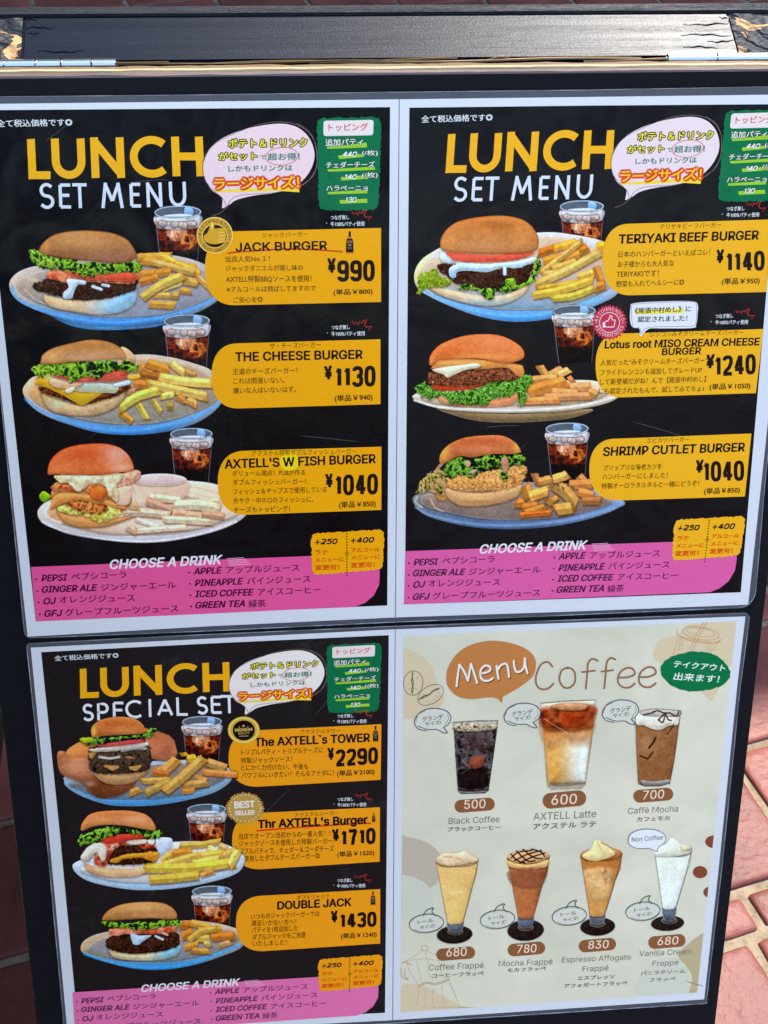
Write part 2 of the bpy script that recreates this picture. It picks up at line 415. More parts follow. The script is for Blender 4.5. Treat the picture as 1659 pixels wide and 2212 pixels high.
        c = c*(1+.34*(fbm(X, Y, .03, 4, seed+2)-.5))[..., None]
        s.put(sl, c, np.clip(.5-d1/4, 0, 1))
    def fries(s, L, tone=(232, 178, 82), edge=(186, 120, 36)):
        for i, q in enumerate(L):
            x0, y0, x1, y1, wd = q[:5]; b = q[5] if len(q) > 5 else 0
            k = .88+.24*((i*37) % 11)/10; col = np.array(q[6] if len(q) > 6 else tone, float)*k
            s.stick(x0, y0, x1, y1, wd, col, np.array(edge)*k, b, i*3+1)
            if i % 2 == 0:
                rnd = random.Random(i*7+int(x0))
                for _ in range(3):
                    t = rnd.random(); px, py = x0+(x1-x0)*t, y0+(y1-y0)*t+rnd.uniform(-.25, .25)*wd
                    s.line([(px, py), (px+4, py+2)], 5, (92, 70, 30), .7, 3)
    def emit(s, page, name, slot, thr=.35, label=None):
        g = fbm(s.X, s.Y, .16, 3, 40)[..., None]-.5; g2 = fbm(s.X, s.Y, .05, 4, 44)[..., None]-.5; on = s.A[..., None]
        s.C = np.clip(s.C+on*((s.C-122)*.13+g*34+g2*26), 0, 255)
        keep = (s.A > thr); q = keep[:-1, :-1] | keep[1:, :-1] | keep[:-1, 1:] | keep[1:, 1:]
        h, wd = s.X.shape; idx = np.arange(h*wd).reshape(h, wd)
        fc = np.stack([idx[:-1, :-1][q], idx[1:, :-1][q], idx[1:, 1:][q], idx[:-1, 1:][q]], 1)
        used = np.unique(fc); re = np.full(h*wd, -1); re[used] = np.arange(len(used)); fc = re[fc]
        S = np.stack(s.f(s.X.ravel()[used], s.Y.ravel()[used]), 1); P = page.pt(S, slot)
        me = bpy.data.meshes.new(name)
        me.vertices.add(len(P)); me.vertices.foreach_set('co', P.ravel())
        me.loops.add(fc.size); me.loops.foreach_set('vertex_index', fc.ravel().astype(np.int32))
        me.polygons.add(len(fc)); me.polygons.foreach_set('loop_start', np.arange(0, fc.size, 4, dtype=np.int32))
        me.update(calc_edges=True)
        col = albedo(s.C.reshape(-1, 3)[used]); col = np.c_[col, np.ones(len(col))].astype(np.float32)
        at = me.color_attributes.new('Col', 'FLOAT_COLOR', 'POINT'); at.data.foreach_set('color', col.ravel())
        me.materials.append(PHOTO)
        o = link(bpy.data.objects.new(name, me), page.root)
        if label: o['label'] = label
        return o
def onplane(S, p, n):
    d = rays(S); return CAM+d*(((np.array(p)-CAM)@np.array(n))/(d@np.array(n)))[:, None]
def wood_paint(name, base=(.012, .013, .016), rough=.36, grain=1., seed=0.):
    m, nt, bs = mk(name)
    tc = node(nt, 'ShaderNodeTexCoord'); mp_ = node(nt, 'ShaderNodeMapping'); mp_.inputs['Scale'].default_value = (6, 120, 120); mp_.inputs['Location'].default_value = (seed, seed, 0)
    nt.links.new(tc.outputs['Object'], mp_.inputs[0])
    n1 = node(nt, 'ShaderNodeTexNoise', i_Scale=1.6, i_Detail=8, i_Roughness=.62, i_Distortion=.6); nt.links.new(mp_.outputs[0], n1.inputs['Vector'])
    n2 = node(nt, 'ShaderNodeTexNoise', i_Scale=900, i_Detail=3); nt.links.new(tc.outputs['Object'], n2.inputs['Vector'])
    b1 = node(nt, 'ShaderNodeBump', i_Strength=.55*grain, i_Distance=.0016); b2 = node(nt, 'ShaderNodeBump', i_Strength=.22, i_Distance=.00025)
    nt.links.new(n1.outputs[0], b1.inputs['Height']); nt.links.new(n2.outputs[0], b2.inputs['Height'])
    nt.links.new(b1.outputs[0], b2.inputs['Normal']); nt.links.new(b2.outputs[0], bs.inputs['Normal'])
    cr = node(nt, 'ShaderNodeValToRGB'); cr.color_ramp.elements[0].color = (*[c*.6 for c in base], 1); cr.color_ramp.elements[1].color = (*[c*1.7 for c in base], 1)
    nt.links.new(n1.outputs[0], cr.inputs[0]); nt.links.new(cr.outputs[0], bs.inputs['Base Color'])
    bs.inputs['Roughness'].default_value = rough; bs.inputs['Specular IOR Level'].default_value = .125
    return m
def raw_wood(name, base, seed=0.):
    m, nt, bs = mk(name)
    tc = node(nt, 'ShaderNodeTexCoord'); mp_ = node(nt, 'ShaderNodeMapping'); mp_.inputs['Scale'].default_value = (5, 160, 160); mp_.inputs['Location'].default_value = (seed, 0, 0)
    nt.links.new(tc.outputs['Object'], mp_.inputs[0])
    n1 = node(nt, 'ShaderNodeTexNoise', i_Scale=2.4, i_Detail=7, i_Roughness=.65, i_Distortion=.4); nt.links.new(mp_.outputs[0], n1.inputs['Vector'])
    cr = node(nt, 'ShaderNodeValToRGB'); e = cr.color_ramp.elements
    e[0].position = .3; e[0].color = (*[c*.35 for c in base], 1); e[1].position = .68; e[1].color = (*base, 1)
    nt.links.new(n1.outputs[0], cr.inputs[0]); nt.links.new(cr.outputs[0], bs.inputs['Base Color'])
    b1 = node(nt, 'ShaderNodeBump', i_Strength=.6, i_Distance=.001); nt.links.new(n1.outputs[0], b1.inputs['Height']); nt.links.new(b1.outputs[0], bs.inputs['Normal'])
    bs.inputs['Roughness'].default_value = .6
    return m
# ------------------------------------------------------------------ pavement
TA = radians(15); ta = np.array([cos(TA), sin(TA)]); tb = np.array([sin(TA), -cos(TA)])      # row direction, direction towards the camera
ORG = np.array([.6013, .2143])               # a joint line's centre, beside the board
COLJ = np.array([.5935, .162])@ta            # a column joint's centre
def tile_mat():
    m, nt, bs = mk('glazed_terracotta')
    oi = node(nt, 'ShaderNodeObjectInfo'); geo = node(nt, 'ShaderNodeNewGeometry')
    n1 = node(nt, 'ShaderNodeTexNoise', i_Scale=14, i_Detail=5); n2 = node(nt, 'ShaderNodeTexNoise', i_Scale=130, i_Detail=3, i_Distortion=.2)
    n3 = node(nt, 'ShaderNodeTexNoise', i_Scale=1100, i_Detail=2); vo = node(nt, 'ShaderNodeTexVoronoi', i_Scale=95, feature='SMOOTH_F1')
    for n in (n1, n2, n3, vo): nt.links.new(geo.outputs['Position'], n.inputs['Vector'])
    cr = node(nt, 'ShaderNodeValToRGB'); e = cr.color_ramp.elements
    e[0].position = .3; e[0].color = (.15, .043, .033, 1); e[1].position = .75; e[1].color = (.255, .080, .058, 1)
    nt.links.new(n1.outputs[0], cr.inputs[0])
    hs = node(nt, 'ShaderNodeHueSaturation'); nt.links.new(cr.outputs[0], hs.inputs['Color'])
    mr = node(nt, 'ShaderNodeMapRange'); mr.inputs[3].default_value = .82; mr.inputs[4].default_value = 1.18
    nt.links.new(oi.outputs['Random'], mr.inputs[0]); nt.links.new(mr.outputs[0], hs.inputs['Value']); nt.links.new(hs.outputs[0], bs.inputs['Base Color'])
    b1 = node(nt, 'ShaderNodeBump', i_Strength=.45, i_Distance=.0014); b2 = node(nt, 'ShaderNodeBump', i_Strength=.15, i_Distance=.0003); b0 = node(nt, 'ShaderNodeBump', i_Strength=.3, i_Distance=.0014)
    nt.links.new(vo.outputs[0], b0.inputs['Height']); nt.links.new(n2.outputs[0], b1.inputs['Height']); nt.links.new(b0.outputs[0], b1.inputs['Normal'])
    nt.links.new(n3.outputs[0], b2.inputs['Height']); nt.links.new(b1.outputs[0], b2.inputs['Normal']); nt.links.new(b2.outputs[0], bs.inputs['Normal'])
    bs.inputs['Roughness'].default_value = .4; bs.inputs['Specular IOR Level'].default_value = .11
    return m
TILE = tile_mat()
def grout_mat():
    m, nt, bs = mk('sandy_grout'); geo = node(nt, 'ShaderNodeNewGeometry')
    n1 = node(nt, 'ShaderNodeTexNoise', i_Scale=60, i_Detail=8, i_Roughness=.7); nt.links.new(geo.outputs['Position'], n1.inputs['Vector'])
    cr = node(nt, 'ShaderNodeValToRGB'); e = cr.color_ramp.elements
    e[0].position = .32; e[0].color = (.15, .10, .055, 1); e[1].position = .66; e[1].color = (.36, .27, .165, 1)
    nt.links.new(n1.outputs[0], cr.inputs[0])
    # beyond the modelled tiles the sheet carries on in the same tiles
    mp_ = node(nt, 'ShaderNodeMapping'); mp_.vector_type = 'POINT'; mp_.inputs['Rotation'].default_value = (0, 0, -TA); mp_.inputs['Location'].default_value = (-COLJ, ORG@tb, 0)
    nt.links.new(geo.outputs['Position'], mp_.inputs[0])
    bk = node(nt, 'ShaderNodeTexBrick', offset=0.); bk.inputs['Scale'].default_value = 1; bk.inputs['Brick Width'].default_value = .158; bk.inputs['Row Height'].default_value = .143
    bk.inputs['Mortar Size'].default_value = .0043; bk.inputs['Color1'].default_value = (.17, .052, .039, 1); bk.inputs['Color2'].default_value = (.24, .076, .056, 1)
    nt.links.new(mp_.outputs[0], bk.inputs['Vector']); nt.links.new(cr.outputs[0], bk.inputs['Mortar'])
    sx = node(nt, 'ShaderNodeSeparateXYZ'); nt.links.new(geo.outputs['Position'], sx.inputs[0])
    def rng(o, c, h):
        a = node(nt, 'ShaderNodeMath', operation='SUBTRACT'); a.inputs[1].default_value = c; nt.links.new(o, a.inputs[0])
        b = node(nt, 'ShaderNodeMath', operation='ABSOLUTE'); nt.links.new(a.outputs[0], b.inputs[0])
        g = node(nt, 'ShaderNodeMath', operation='GREATER_THAN'); g.inputs[1].default_value = h; nt.links.new(b.outputs[0], g.inputs[0]); return g.outputs[0]
    g0 = node(nt, 'ShaderNodeMath', operation='MAXIMUM'); nt.links.new(rng(sx.outputs[0], .39, .87), g0.inputs[0]); nt.links.new(rng(sx.outputs[1], 1.0, 1.37), g0.inputs[1])
    s2 = node(nt, 'ShaderNodeSeparateXYZ'); nt.links.new(mp_.outputs[0], s2.inputs[0]); gt = node(nt, 'ShaderNodeMath', operation='GREATER_THAN'); gt.inputs[1].default_value = -.141; nt.links.new(s2.outputs[1], gt.inputs[0])
    g = node(nt, 'ShaderNodeMath', operation='MAXIMUM'); nt.links.new(g0.outputs[0], g.inputs[0]); nt.links.new(gt.outputs[0], g.inputs[1])
    mx = node(nt, 'ShaderNodeMix', data_type='RGBA'); nt.links.new(g.outputs[0], mx.inputs[0]); nt.links.new(cr.outputs[0], mx.inputs[6]); nt.links.new(bk.outputs[0], mx.inputs[7])
    nt.links.new(mx.outputs[2], bs.inputs['Base Color'])
    b = node(nt, 'ShaderNodeBump', i_Strength=.7, i_Distance=.002); nt.links.new(n1.outputs[0], b.inputs['Height']); nt.links.new(b.outputs[0], bs.inputs['Normal'])
    bs.inputs['Roughness'].default_value = .9
    return m
TH = .0036                                   # tile tops stand this far above the grout
ground = newmesh('pavement', [(-60, -60, -TH), (60, -60, -TH), (60, 60, -TH), (-60, 60, -TH)], [[0, 1, 2, 3]], grout_mat()); ground['kind'] = 'structure'
_tmesh = {}
def tile_mesh(L, Wd, var):
    key = (round(L, 3), round(Wd, 3), var)
    if key in _tmesh: return _tmesh[key]
    rnd = random.Random(var*31+int(L*1e4)); bm = bmesh.new(); r = .0035; n = 7
    pts = []
    cs = [(-L/2, -Wd/2), (L/2, -Wd/2), (L/2, Wd/2), (-L/2, Wd/2)]
    for i in range(4):
        a, b = np.array(cs[i]), np.array(cs[(i+1) % 4]); d = (b-a)/np.linalg.norm(b-a); q = np.array([-d[1], d[0]])
        for j in range(n):
            t = (.012, .05, .2, .4, .6, .8, .95)[j]; ins = .0016*(abs(t-.5)*2)**14
            pts.append(a+(b-a)*t+q*(ins+rnd.uniform(-.0006, .0006)))
    rings = []
    for ins, z in ((0, -TH-.002), (0, -.0022), (.0008, -.0007), (r*.8, -.0001), (r*2.4, 0)):
        ring = []
        for p in pts:
            v = np.array([p[0]*(1-ins*2/L), p[1]*(1-ins*2/Wd)])
            ring.append(bm.verts.new((v[0], v[1], z+(rnd.uniform(-.0003, .0002) if z > -.001 else 0))))
        rings.append(ring)
    m = len(pts)
    for a, b in zip(rings[:-1], rings[1:]):
        for i in range(m): bm.faces.new((a[i], a[(i+1) % m], b[(i+1) % m], b[i]))
    bm.faces.new(rings[-1])
    me = bpy.data.meshes.new('tile'); bm.to_mesh(me); bm.free(); me.materials.append(TILE)
    me.polygons.foreach_set('use_smooth', [True]*len(me.polygons)); _tmesh[key] = me; return me
s0 = 0.
rows = []                                    # (near edge, far edge) along tb from ORG, column pitch, column phase
for k in range(-17, 1): rows.append((k*.143-.143+.0045+.143, k*.143+.143-.0045, .158, 0.))
rows.append((.143+.0055, .143+.0055+.0335, .074, .0035)); q0 = .143+.0055+.0335+.0105
for k in range(3): rows.append((q0+k*.143, q0+k*.143+.134, .158, .07))
rnd = random.Random(5); ntile = 0; proto_t = None
for ri, (b0, b1, pitch, ph) in enumerate(rows):
    for c in range(-22, 22):
        a0 = COLJ+ph+c*pitch; L = pitch-.0085
        ctr2 = None
        u = a0+.0042+L/2; v = (b0+b1)/2+ORG@tb; ctr = ta*u+tb*v
        far = ctr[1] > 1.0
        if not (-.46 < ctr[0] < 1.24 and -.36 < ctr[1] < 2.34): continue
        o = bpy.data.objects.new('tile', tile_mesh(L, b1-b0, rnd.randrange(3)))
        o.location = (ctr[0], ctr[1], rnd.uniform(-.0006, .0006)); o.rotation_euler = (rnd.uniform(-.004, .004), rnd.uniform(-.004, .004), TA+rnd.choice((0, pi))+rnd.uniform(-.006, .006))
        link(o, ground); ntile += 1
print('tiles', ntile)
# unseen wall, added to cast the shade on the pavement behind the board
WD = radians(20); Dw = 3.6; wh = Dw*math.tan(SUN_EL)
p0 = np.array([.63, .26])+np.array([sin(SUN_AZ), cos(SUN_AZ)])*Dw; wd = np.array([cos(WD), sin(WD)]); wn = np.array([-wd[1], wd[0]])
def wall_box(name, u0, u1, d0, d1, z0, z1, mat, parent=None):
    V = [(*(p0+wd*u+wn*d), z) for z in (z0, z1) for u, d in ((u0, d0), (u1, d0), (u1, d1), (u0, d1))]
    return newmesh(name, V, [[3, 2, 1, 0], [4, 5, 6, 7], [0, 1, 5, 4], [1, 2, 6, 5], [2, 3, 7, 6], [3, 0, 4, 7]], mat, parent)
def plain(name, rgb, rough=.7, bump=0., sc=60):
    m, nt, bs = mk(name); bs.inputs['Base Color'].default_value = (*rgb, 1); bs.inputs['Roughness'].default_value = rough
    geo = node(nt, 'ShaderNodeNewGeometry'); n1 = node(nt, 'ShaderNodeTexNoise', i_Scale=sc, i_Detail=5); nt.links.new(geo.outputs['Position'], n1.inputs['Vector'])
    mx = node(nt, 'ShaderNodeMix', data_type='RGBA'); mx.inputs[6].default_value = (*[c*.8 for c in rgb], 1); mx.inputs[7].default_value = (*[min(c*1.2, .95) for c in rgb], 1)
    nt.links.new(n1.outputs[0], mx.inputs[0]); nt.links.new(mx.outputs[2], bs.inputs['Base Color'])
    if bump:
        b = node(nt, 'ShaderNodeBump', i_Strength=.5, i_Distance=bump); nt.links.new(n1.outputs[0], b.inputs['Height']); nt.links.new(b.outputs[0], bs.inputs['Normal'])
    return m
sw = empty('shade_wall', (*(p0), 0), 'dark rendered shop wall out of frame behind the menu board', 'wall')
wall_box('shade_wall_face', -7, 7, 0, .3, -.01, wh, plain('dark_render', (.035, .028, .026), .8, .004), sw)
wall_box('sky_blocker', -8, 8, -.84, -.001, 2.98, 3.0, plain('sky_blocker_dark', (.05, .03, .03), .8), sw)  # unseen overhead slab, added to cut sky light on the far paving
wall_box('plinth', -7, 7, -.04, -.001, -.01, .35, plain('plinth_stone', (.12, .11, .10), .8, .003), sw)
# ------------------------------------------------------------------ the A-frame board
ZT = HZ+.0167*cos(LEAN); YT = .0167*sin(LEAN)
bd = empty('menu_board', (.2, 0, 0), 'black hinged A-frame menu board with chipped wooden top edge', 'signboard')
BLACKF = wood_paint('black_painted_plywood', (.0045, .0045, .0055), .8, .35, 3.); BLACKF.node_tree.nodes['Principled BSDF'].inputs['Specular IOR Level'].default_value = .12
BLACKR = wood_paint('black_gloss_paint', (.005, .0075, .013), .34, .45)
RAW = raw_wood('raw_pine', (.62, .40, .19)); RAWD = raw_wood('aged_raw_pine', (.20, .115, .04), 4.)
U0, U1, VB, VT, TK = -.0245, .4240, -.8306, .0167, .0118
def uvn(u, v, n): return OB+u*WB[:, 0]+v*WB[:, 1]+n*NB
def slab(name, u0, u1, v0, v1, n0, n1, mat, parent, P=uvn, bev=0., sub=0):
    bm = bmesh.new()
    V = [bm.verts.new(tuple(P(u, v, n))) for n in (n0, n1) for u, v in ((u0, v0), (u1, v0), (u1, v1), (u0, v1))]
    for f in ([3, 2, 1, 0], [4, 5, 6, 7], [0, 1, 5, 4], [1, 2, 6, 5], [2, 3, 7, 6], [3, 0, 4, 7]): bm.faces.new([V[i] for i in f])
    if bev: bmesh.ops.bevel(bm, geom=bm.edges[:], offset=bev, segments=2, affect='EDGES', clamp_overlap=True)
    bmesh.ops.recalc_face_normals(bm, faces=bm.faces[:])
    me = bpy.data.meshes.new(name); bm.to_mesh(me); bm.free(); me.materials.append(mat)
    return link(bpy.data.objects.new(name, me), parent)
rnd = random.Random(3)
def ragged_strip(name, u0, u1, v0, v1, n0, n1, mat, parent, amp, seed, n=90):
    """long thin lath with an uneven worn edge"""
    r = random.Random(seed); V = []; Fs = []; w0 = [r.uniform(-1, 1) for _ in range(n+1)]
    for i in range(n+1):
        u = u0+(u1-u0)*i/n; a = (w0[i]+w0[max(i-1, 0)]+w0[max(i-2, 0)])/3*amp
        V += [uvn(u, v0, n1+a*.3), uvn(u, v1+a-n1*math.tan(LEAN), n1), uvn(u, v1+a*.5-n0*math.tan(LEAN), n0), uvn(u, v0, n0)]
        if i:
            b = (i-1)*4
            for k in range(4): Fs.append([b+k, b+(k+1) % 4, b+4+(k+1) % 4, b+4+k])
    Fs += [[3, 2, 1, 0], [n*4, n*4+1, n*4+2, n*4+3]]
    return newmesh(name, V, Fs, mat, parent)
fp = slab('front_panel', U0, U1, VB, VT-.0012, -TK+.0022, 0, BLACKF, bd)
ragged_strip('paint_edge', U0, U1, VT-.0012, VT-.0002, -.0030, -.0002, raw_wood('worn_paint_edge', (.16, .10, .085), 9.), bd, .0004, 2)
ragged_strip('plywood_ply', U0, U1, VT-.0014, VT-.0006, -.0042, -.0031, RAWD, bd, .0006, 6)
ragged_strip('plywood_ply', U0, U1, VT-.0014, VT+.0003, -.0060, -.0043, RAW, bd, .0004, 5)
ragged_strip('plywood_ply', U0, U1, VT-.0014, VT-.0004, -.0102, -.0061, RAWD, bd, .0012, 8)
# splinters where the veneer lifts
for i, (a, b, nn, hh) in enumerate([(.03, .20, -.0132, .0008), (.16, .33, -.0138, .0012), (.245, .262, -.0150, .0022), (-.02, .09, -.0135, .0014), (.3, .42, -.0130, .0010), (.10, .235, -.0145, .0016)]):
    V = []; m = 24
    for j in range(m+1):
        t = j/m; wv = .0013*sin(pi*t)**.5*(.7+.5*rnd.random()); z = hh*t+.0004*sin(9*t+i)
        V += [uvn(a+(b-a)*t, VT+.0036+z, nn+wv), uvn(a+(b-a)*t, VT+.0036+z, nn-wv*.6), uvn(a+(b-a)*t, VT+.0026+z, nn)]
    Fs = []
    for j in range(m):
        for k in range(3): Fs.append([j*3+k, j*3+(k+1) % 3, j*3+3+(k+1) % 3, j*3+3+k])
    newmesh('veneer_splinter', V, Fs, [RAWD, RAW, RAWD][i % 3], bd)
for side, u in (('l', U0), ('r', U1)):       # raw end plies down both sides of the panel
    s_ = -1 if side == 'l' else 1
    V = []; Fs = []; n = 120; r = random.Random(4+s_)
    for i in range(n+1):
        v = VB+(VT-VB)*i/n; a = max(0, r.uniform(-.3, 1))*.0007
        V += [uvn(u+s_*(a+.0002), v, -.002), uvn(u+s_*(a*.6+.0002), v, -TK+.003), uvn(u-s_*.001, v, -TK+.003), uvn(u-s_*.001, v, -.002)]
        if i:
            b = (i-1)*4
            for k in range(4): Fs.append([b+k, b+(k+1) % 4, b+4+(k+1) % 4, b+4+k])
    newmesh('side_ply', V, Fs, raw_wood('weathered_side_ply', (.20, .13, .06), 2.), bd)
# rear frame, leaning the other way; its top faces tilt towards the camera
HY, HZ2 = YT+.0178, ZT-.0030
RL = radians(18)
ey2 = np.array([0, -sin(RL), cos(RL)]); n2 = np.array([0, -cos(RL), -sin(RL)])
PH = np.array([0, HY+.0015, HZ2+.0005])
def rvn(u, v, n): return PH+np.array([u, 0, 0])+v*ey2+n*n2
def onrail(x, y):
    P = onplane([(x, y)], PH, ey2)[0]; return P[0], -(P-PH)@n2*1.
dep = [onrail(1512, y)[1] for y in (222, 58, 52, 18)]
ul = onrail(86, 140)[0]; ur = onrail(2893, 140)[0]
print('rail depth', dep, ul, ur)
D1_, D2_, D3_ = dep[1], dep[2], dep[3]
LR = .83/cos(RL)
UL, UR = U0+.001, U1-.001
slab('top_rail', ul+.0004, ur-.0004, -.045, 0, -D1_, -.0005, BLACKR, bd, rvn, .0012)
slab('bottom_rail', ul+.0004, ur-.0004, -LR+.05, -LR+.095, -D1_, -.0005, BLACKR, bd, rvn, .0012)
slab('back_panel', UL-.002, UR+.002, -LR, .0003, -D3_, -D1_-.0009, wood_paint('black_gloss_panel', (.012, .013, .016), .42, 1.8, 7.), bd, rvn, .0008)
def endgrain(name, u0, u1, seed, th=.555):
    """stile standing on end: charred black end grain with pale wood where the paint has flaked away"""
    st = slab('stile', u0, u1, -LR, -.0012, -D1_, -.0005, BLACKR, bd, rvn, .0008)
    n, m = 44, 60; V = []; r = random.Random(seed)
    f = lambda i, j: .0004+.0016*float(fbm(np.array([[i*.9+j*.35]]), np.array([[j*1.7-i*.9]]), .09, 4, seed)[0, 0])
    for j in range(m+1):
        for i in range(n+1):
            V.append(rvn(u0+(u1-u0)*i/n, f(i, j)-.0016, -.0008-(D1_-.0012)*j/m))
    Fs = [[j*(n+1)+i, j*(n+1)+i+1, (j+1)*(n+1)+i+1, (j+1)*(n+1)+i] for j in range(m) for i in range(n)]
    m_, nt, bs = mk('flaking_end_grain'); tc = node(nt, 'ShaderNodeTexCoord')
    mp_ = node(nt, 'ShaderNodeMapping'); mp_.inputs['Location'].default_value = (seed*.37, seed*.11, 0); mp_.inputs['Rotation'].default_value = (0, 0, radians(-38)); mp_.inputs['Scale'].default_value = (1, 1.6, 1)
    nt.links.new(tc.outputs['Object'], mp_.inputs[0])
    wv = node(nt, 'ShaderNodeTexWave', i_Scale=24, i_Distortion=7, i_Detail=3); wv.inputs['Detail Scale'].default_value = 2.2; nt.links.new(mp_.outputs[0], wv.inputs[0])
    no = node(nt, 'ShaderNodeTexNoise', i_Scale=44, i_Detail=5, i_Roughness=.55, i_Distortion=.9); nt.links.new(mp_.outputs[0], no.inputs['Vector'])
    cr = node(nt, 'ShaderNodeValToRGB'); cr.color_ramp.interpolation = 'LINEAR'; e = cr.color_ramp.elements
    e[0].position = th; e[0].color = (0, 0, 0, 1); e[1].position = th+.012; e[1].color = (1, 1, 1, 1); nt.links.new(no.outputs[0], cr.inputs[0])
    mx = node(nt, 'ShaderNodeMix', data_type='RGBA'); mx.inputs[6].default_value = (.014, .015, .018, 1); mx.inputs[7].default_value = (.42, .23, .09, 1)
    nt.links.new(cr.outputs[0], mx.inputs[0]); nt.links.new(mx.outputs[2], bs.inputs['Base Color'])
    b1 = node(nt, 'ShaderNodeBump', i_Strength=1., i_Distance=.0016); nt.links.new(wv.outputs[1], b1.inputs['Height'])
    b2 = node(nt, 'ShaderNodeBump', i_Strength=1., i_Distance=-.0012); nt.links.new(cr.outputs[0], b2.inputs['Height']); nt.links.new(b1.outputs[0], b2.inputs['Normal'])
    nt.links.new(b2.outputs[0], bs.inputs['Normal']); bs.inputs['Roughness'].default_value = .6; bs.inputs['Specular IOR Level'].default_value = .25
    link_ = newmesh('end_grain', V, Fs, m_, st, True)
endgrain('stile', UL, ul, 3, .6); endgrain('stile', ur, UR, 11)
# cracks in the rail's paint, near the ends
for i, (x0, x1, y) in enumerate([(2690, 2895, 92), (2680, 2893, 136), (2785, 2896, 160), (2690, 2830, 184), (2830, 2896, 66), (90, 210, 108), (110, 160, 128), (92, 150, 76), (150, 330, 200)]):
    P = [np.array(onplane([(x0+(x1-x0)*t, y+3*sin(i*3+t*5)+2*sin(t*17+i))], PH+ey2*.0002, ey2)[0]) for t in np.linspace(0, 1, 14)]
    V = []; m = len(P)
    for j, p in enumerate(P):
        wv = (.00006+.00022*sin(pi*j/(m-1))); V += [p-n2*wv, p+ey2*.0003+n2*wv*1.6]
    newmesh('paint_crack', V, [[j*2, j*2+1, j*2+3, j*2+2] for j in range(m-1)], BLACKR, bd)
# hinges
m_, nt, bs = mk('bright_steel'); bs.inputs['Metallic'].default_value = 1; bs.inputs['Roughness'].default_value = .22; bs.inputs['Base Color'].default_value = (.78, .80, .84, 1)
geo = node(nt, 'ShaderNodeNewGeometry'); n1 = node(nt, 'ShaderNodeTexNoise', i_Scale=300, i_Detail=4); nt.links.new(geo.outputs['Position'], n1.inputs['Vector'])
b = node(nt, 'ShaderNodeBump', i_Strength=.2, i_Distance=.0004); nt.links.new(n1.outputs[0], b.inputs['Height']); nt.links.new(b.outputs[0], bs.inputs['Normal'])
STEEL = m_
def barrel(name, xa, xb, r, parent, mat):
    n = 16; V = []; yc, zc = HY-.0028, HZ2+.0014
    for x, rr in ((xa, r*.82), (xa+.0004, r), (xb-.0004, r), (xb, r*.82)):
        for k in range(n): V.append((x, yc+rr*cos(2*pi*k/n), zc+rr*sin(2*pi*k/n)))
    Fs = [[j*n+k, j*n+(k+1) % n, (j+1)*n+(k+1) % n, (j+1)*n+k] for j in range(3) for k in range(n)]+[list(range(n))[::-1], [3*n+k for k in range(n)]]
    return newmesh(name, V, Fs, mat, parent, False)
def hinge(xs, end):
    xa, xb = min(xs), max(xs)
    h = slab('hinge', xa, xb, -.030, -.0002, .0001, .0011, STEEL, bd, rvn)
    for a, b in zip(xs[:-1], xs[1:]): barrel('knuckle', a+.00025, b-.00025, .0030, h, STEEL)
    barrel('hinge_pin', xa-.0006, xb+.0006, .0016, h, STEEL)
hx = lambda xs: [float(onlevel([(x, 232)], HZ2)[0][0]) for x in xs]
hinge(hx([-95, 25, 148, 247, 366, 462]), 0); hinge(hx([2616, 2812, 3016, 3110, 3210]), 0)
for o in bd.children:
    if o.name.startswith(('front_panel',)): pass
# ------------------------------------------------------------------ unseen dark box left of the board, added to darken the paving
pb = empty('light_block_box', (-.42, .45, 0), 'dark wooden planter box of soil on the pavement left of the board', 'planter')
def box(name, x0, x1, y0, y1, z0, z1, mat, parent):
    V = [(x, y, z) for z in (z0, z1) for x, y in ((x0, y0), (x1, y0), (x1, y1), (x0, y1))]
    return newmesh(name, V, [[3, 2, 1, 0], [4, 5, 6, 7], [0, 1, 5, 4], [1, 2, 6, 5], [2, 3, 7, 6], [3, 0, 4, 7]], mat, parent)
PW = wood_paint('dark_stained_wood', (.02, .015, .012), .6, 1., 5.)
for k in range(5):
    box('board', -.62, -.118, -.75, -.725, .002+k*.16, .157+k*.16, PW, pb); box('board', -.142, -.118, -.7245, 0.52, .002+k*.16, .157+k*.16, PW, pb)
    box('board', -.62, -.596, -.7245, 0.52, .002+k*.16, .157+k*.16, PW, pb); box('board', -.62, -.118, .521, .545, .002+k*.16, .157+k*.16, PW, pb)
box('soil', -.595, -.166, -.724, .519, .6, .74, plain('soil', (.03, .022, .016), .95, .02, 30), pb)
# ------------------------------------------------------------------ laminated sheets
def loft(name, outer, inner, off0, off1, mat, parent):
    m = len(outer); V = list(onboard(outer, off0))+list(onboard(inner, off1))
    return newmesh(name, V, [[i, (i+1) % m, m+(i+1) % m, m+i] for i in range(m)], mat, parent)
m_, nt, bs = mk('clear_film'); bs.inputs['Base Color'].default_value = (.42, .43, .46, 1); bs.inputs['Roughness'].default_value = .2
film_relief(nt, bs, .12)
tr = node(nt, 'ShaderNodeBsdfTransparent'); mixs = node(nt, 'ShaderNodeMixShader'); mixs.inputs[0].default_value = .17
out = nt.nodes['Material Output']; nt.links.new(tr.outputs[0], mixs.inputs[1]); nt.links.new(bs.outputs[0], mixs.inputs[2]); nt.links.new(mixs.outputs[0], out.inputs[0])
FILM = m_
m_, nt, bs = mk('welded_film_lip'); bs.inputs['Base Color'].default_value = (.40, .40, .40, 1); bs.inputs['Roughness'].default_value = .25
tr = node(nt, 'ShaderNodeBsdfTransparent'); mixs = node(nt, 'ShaderNodeMixShader'); out = nt.nodes['Material Output']
geo = node(nt, 'ShaderNodeNewGeometry'); n1 = node(nt, 'ShaderNodeTexNoise', i_Scale=60, i_Detail=4); nt.links.new(geo.outputs['Position'], n1.inputs['Vector'])
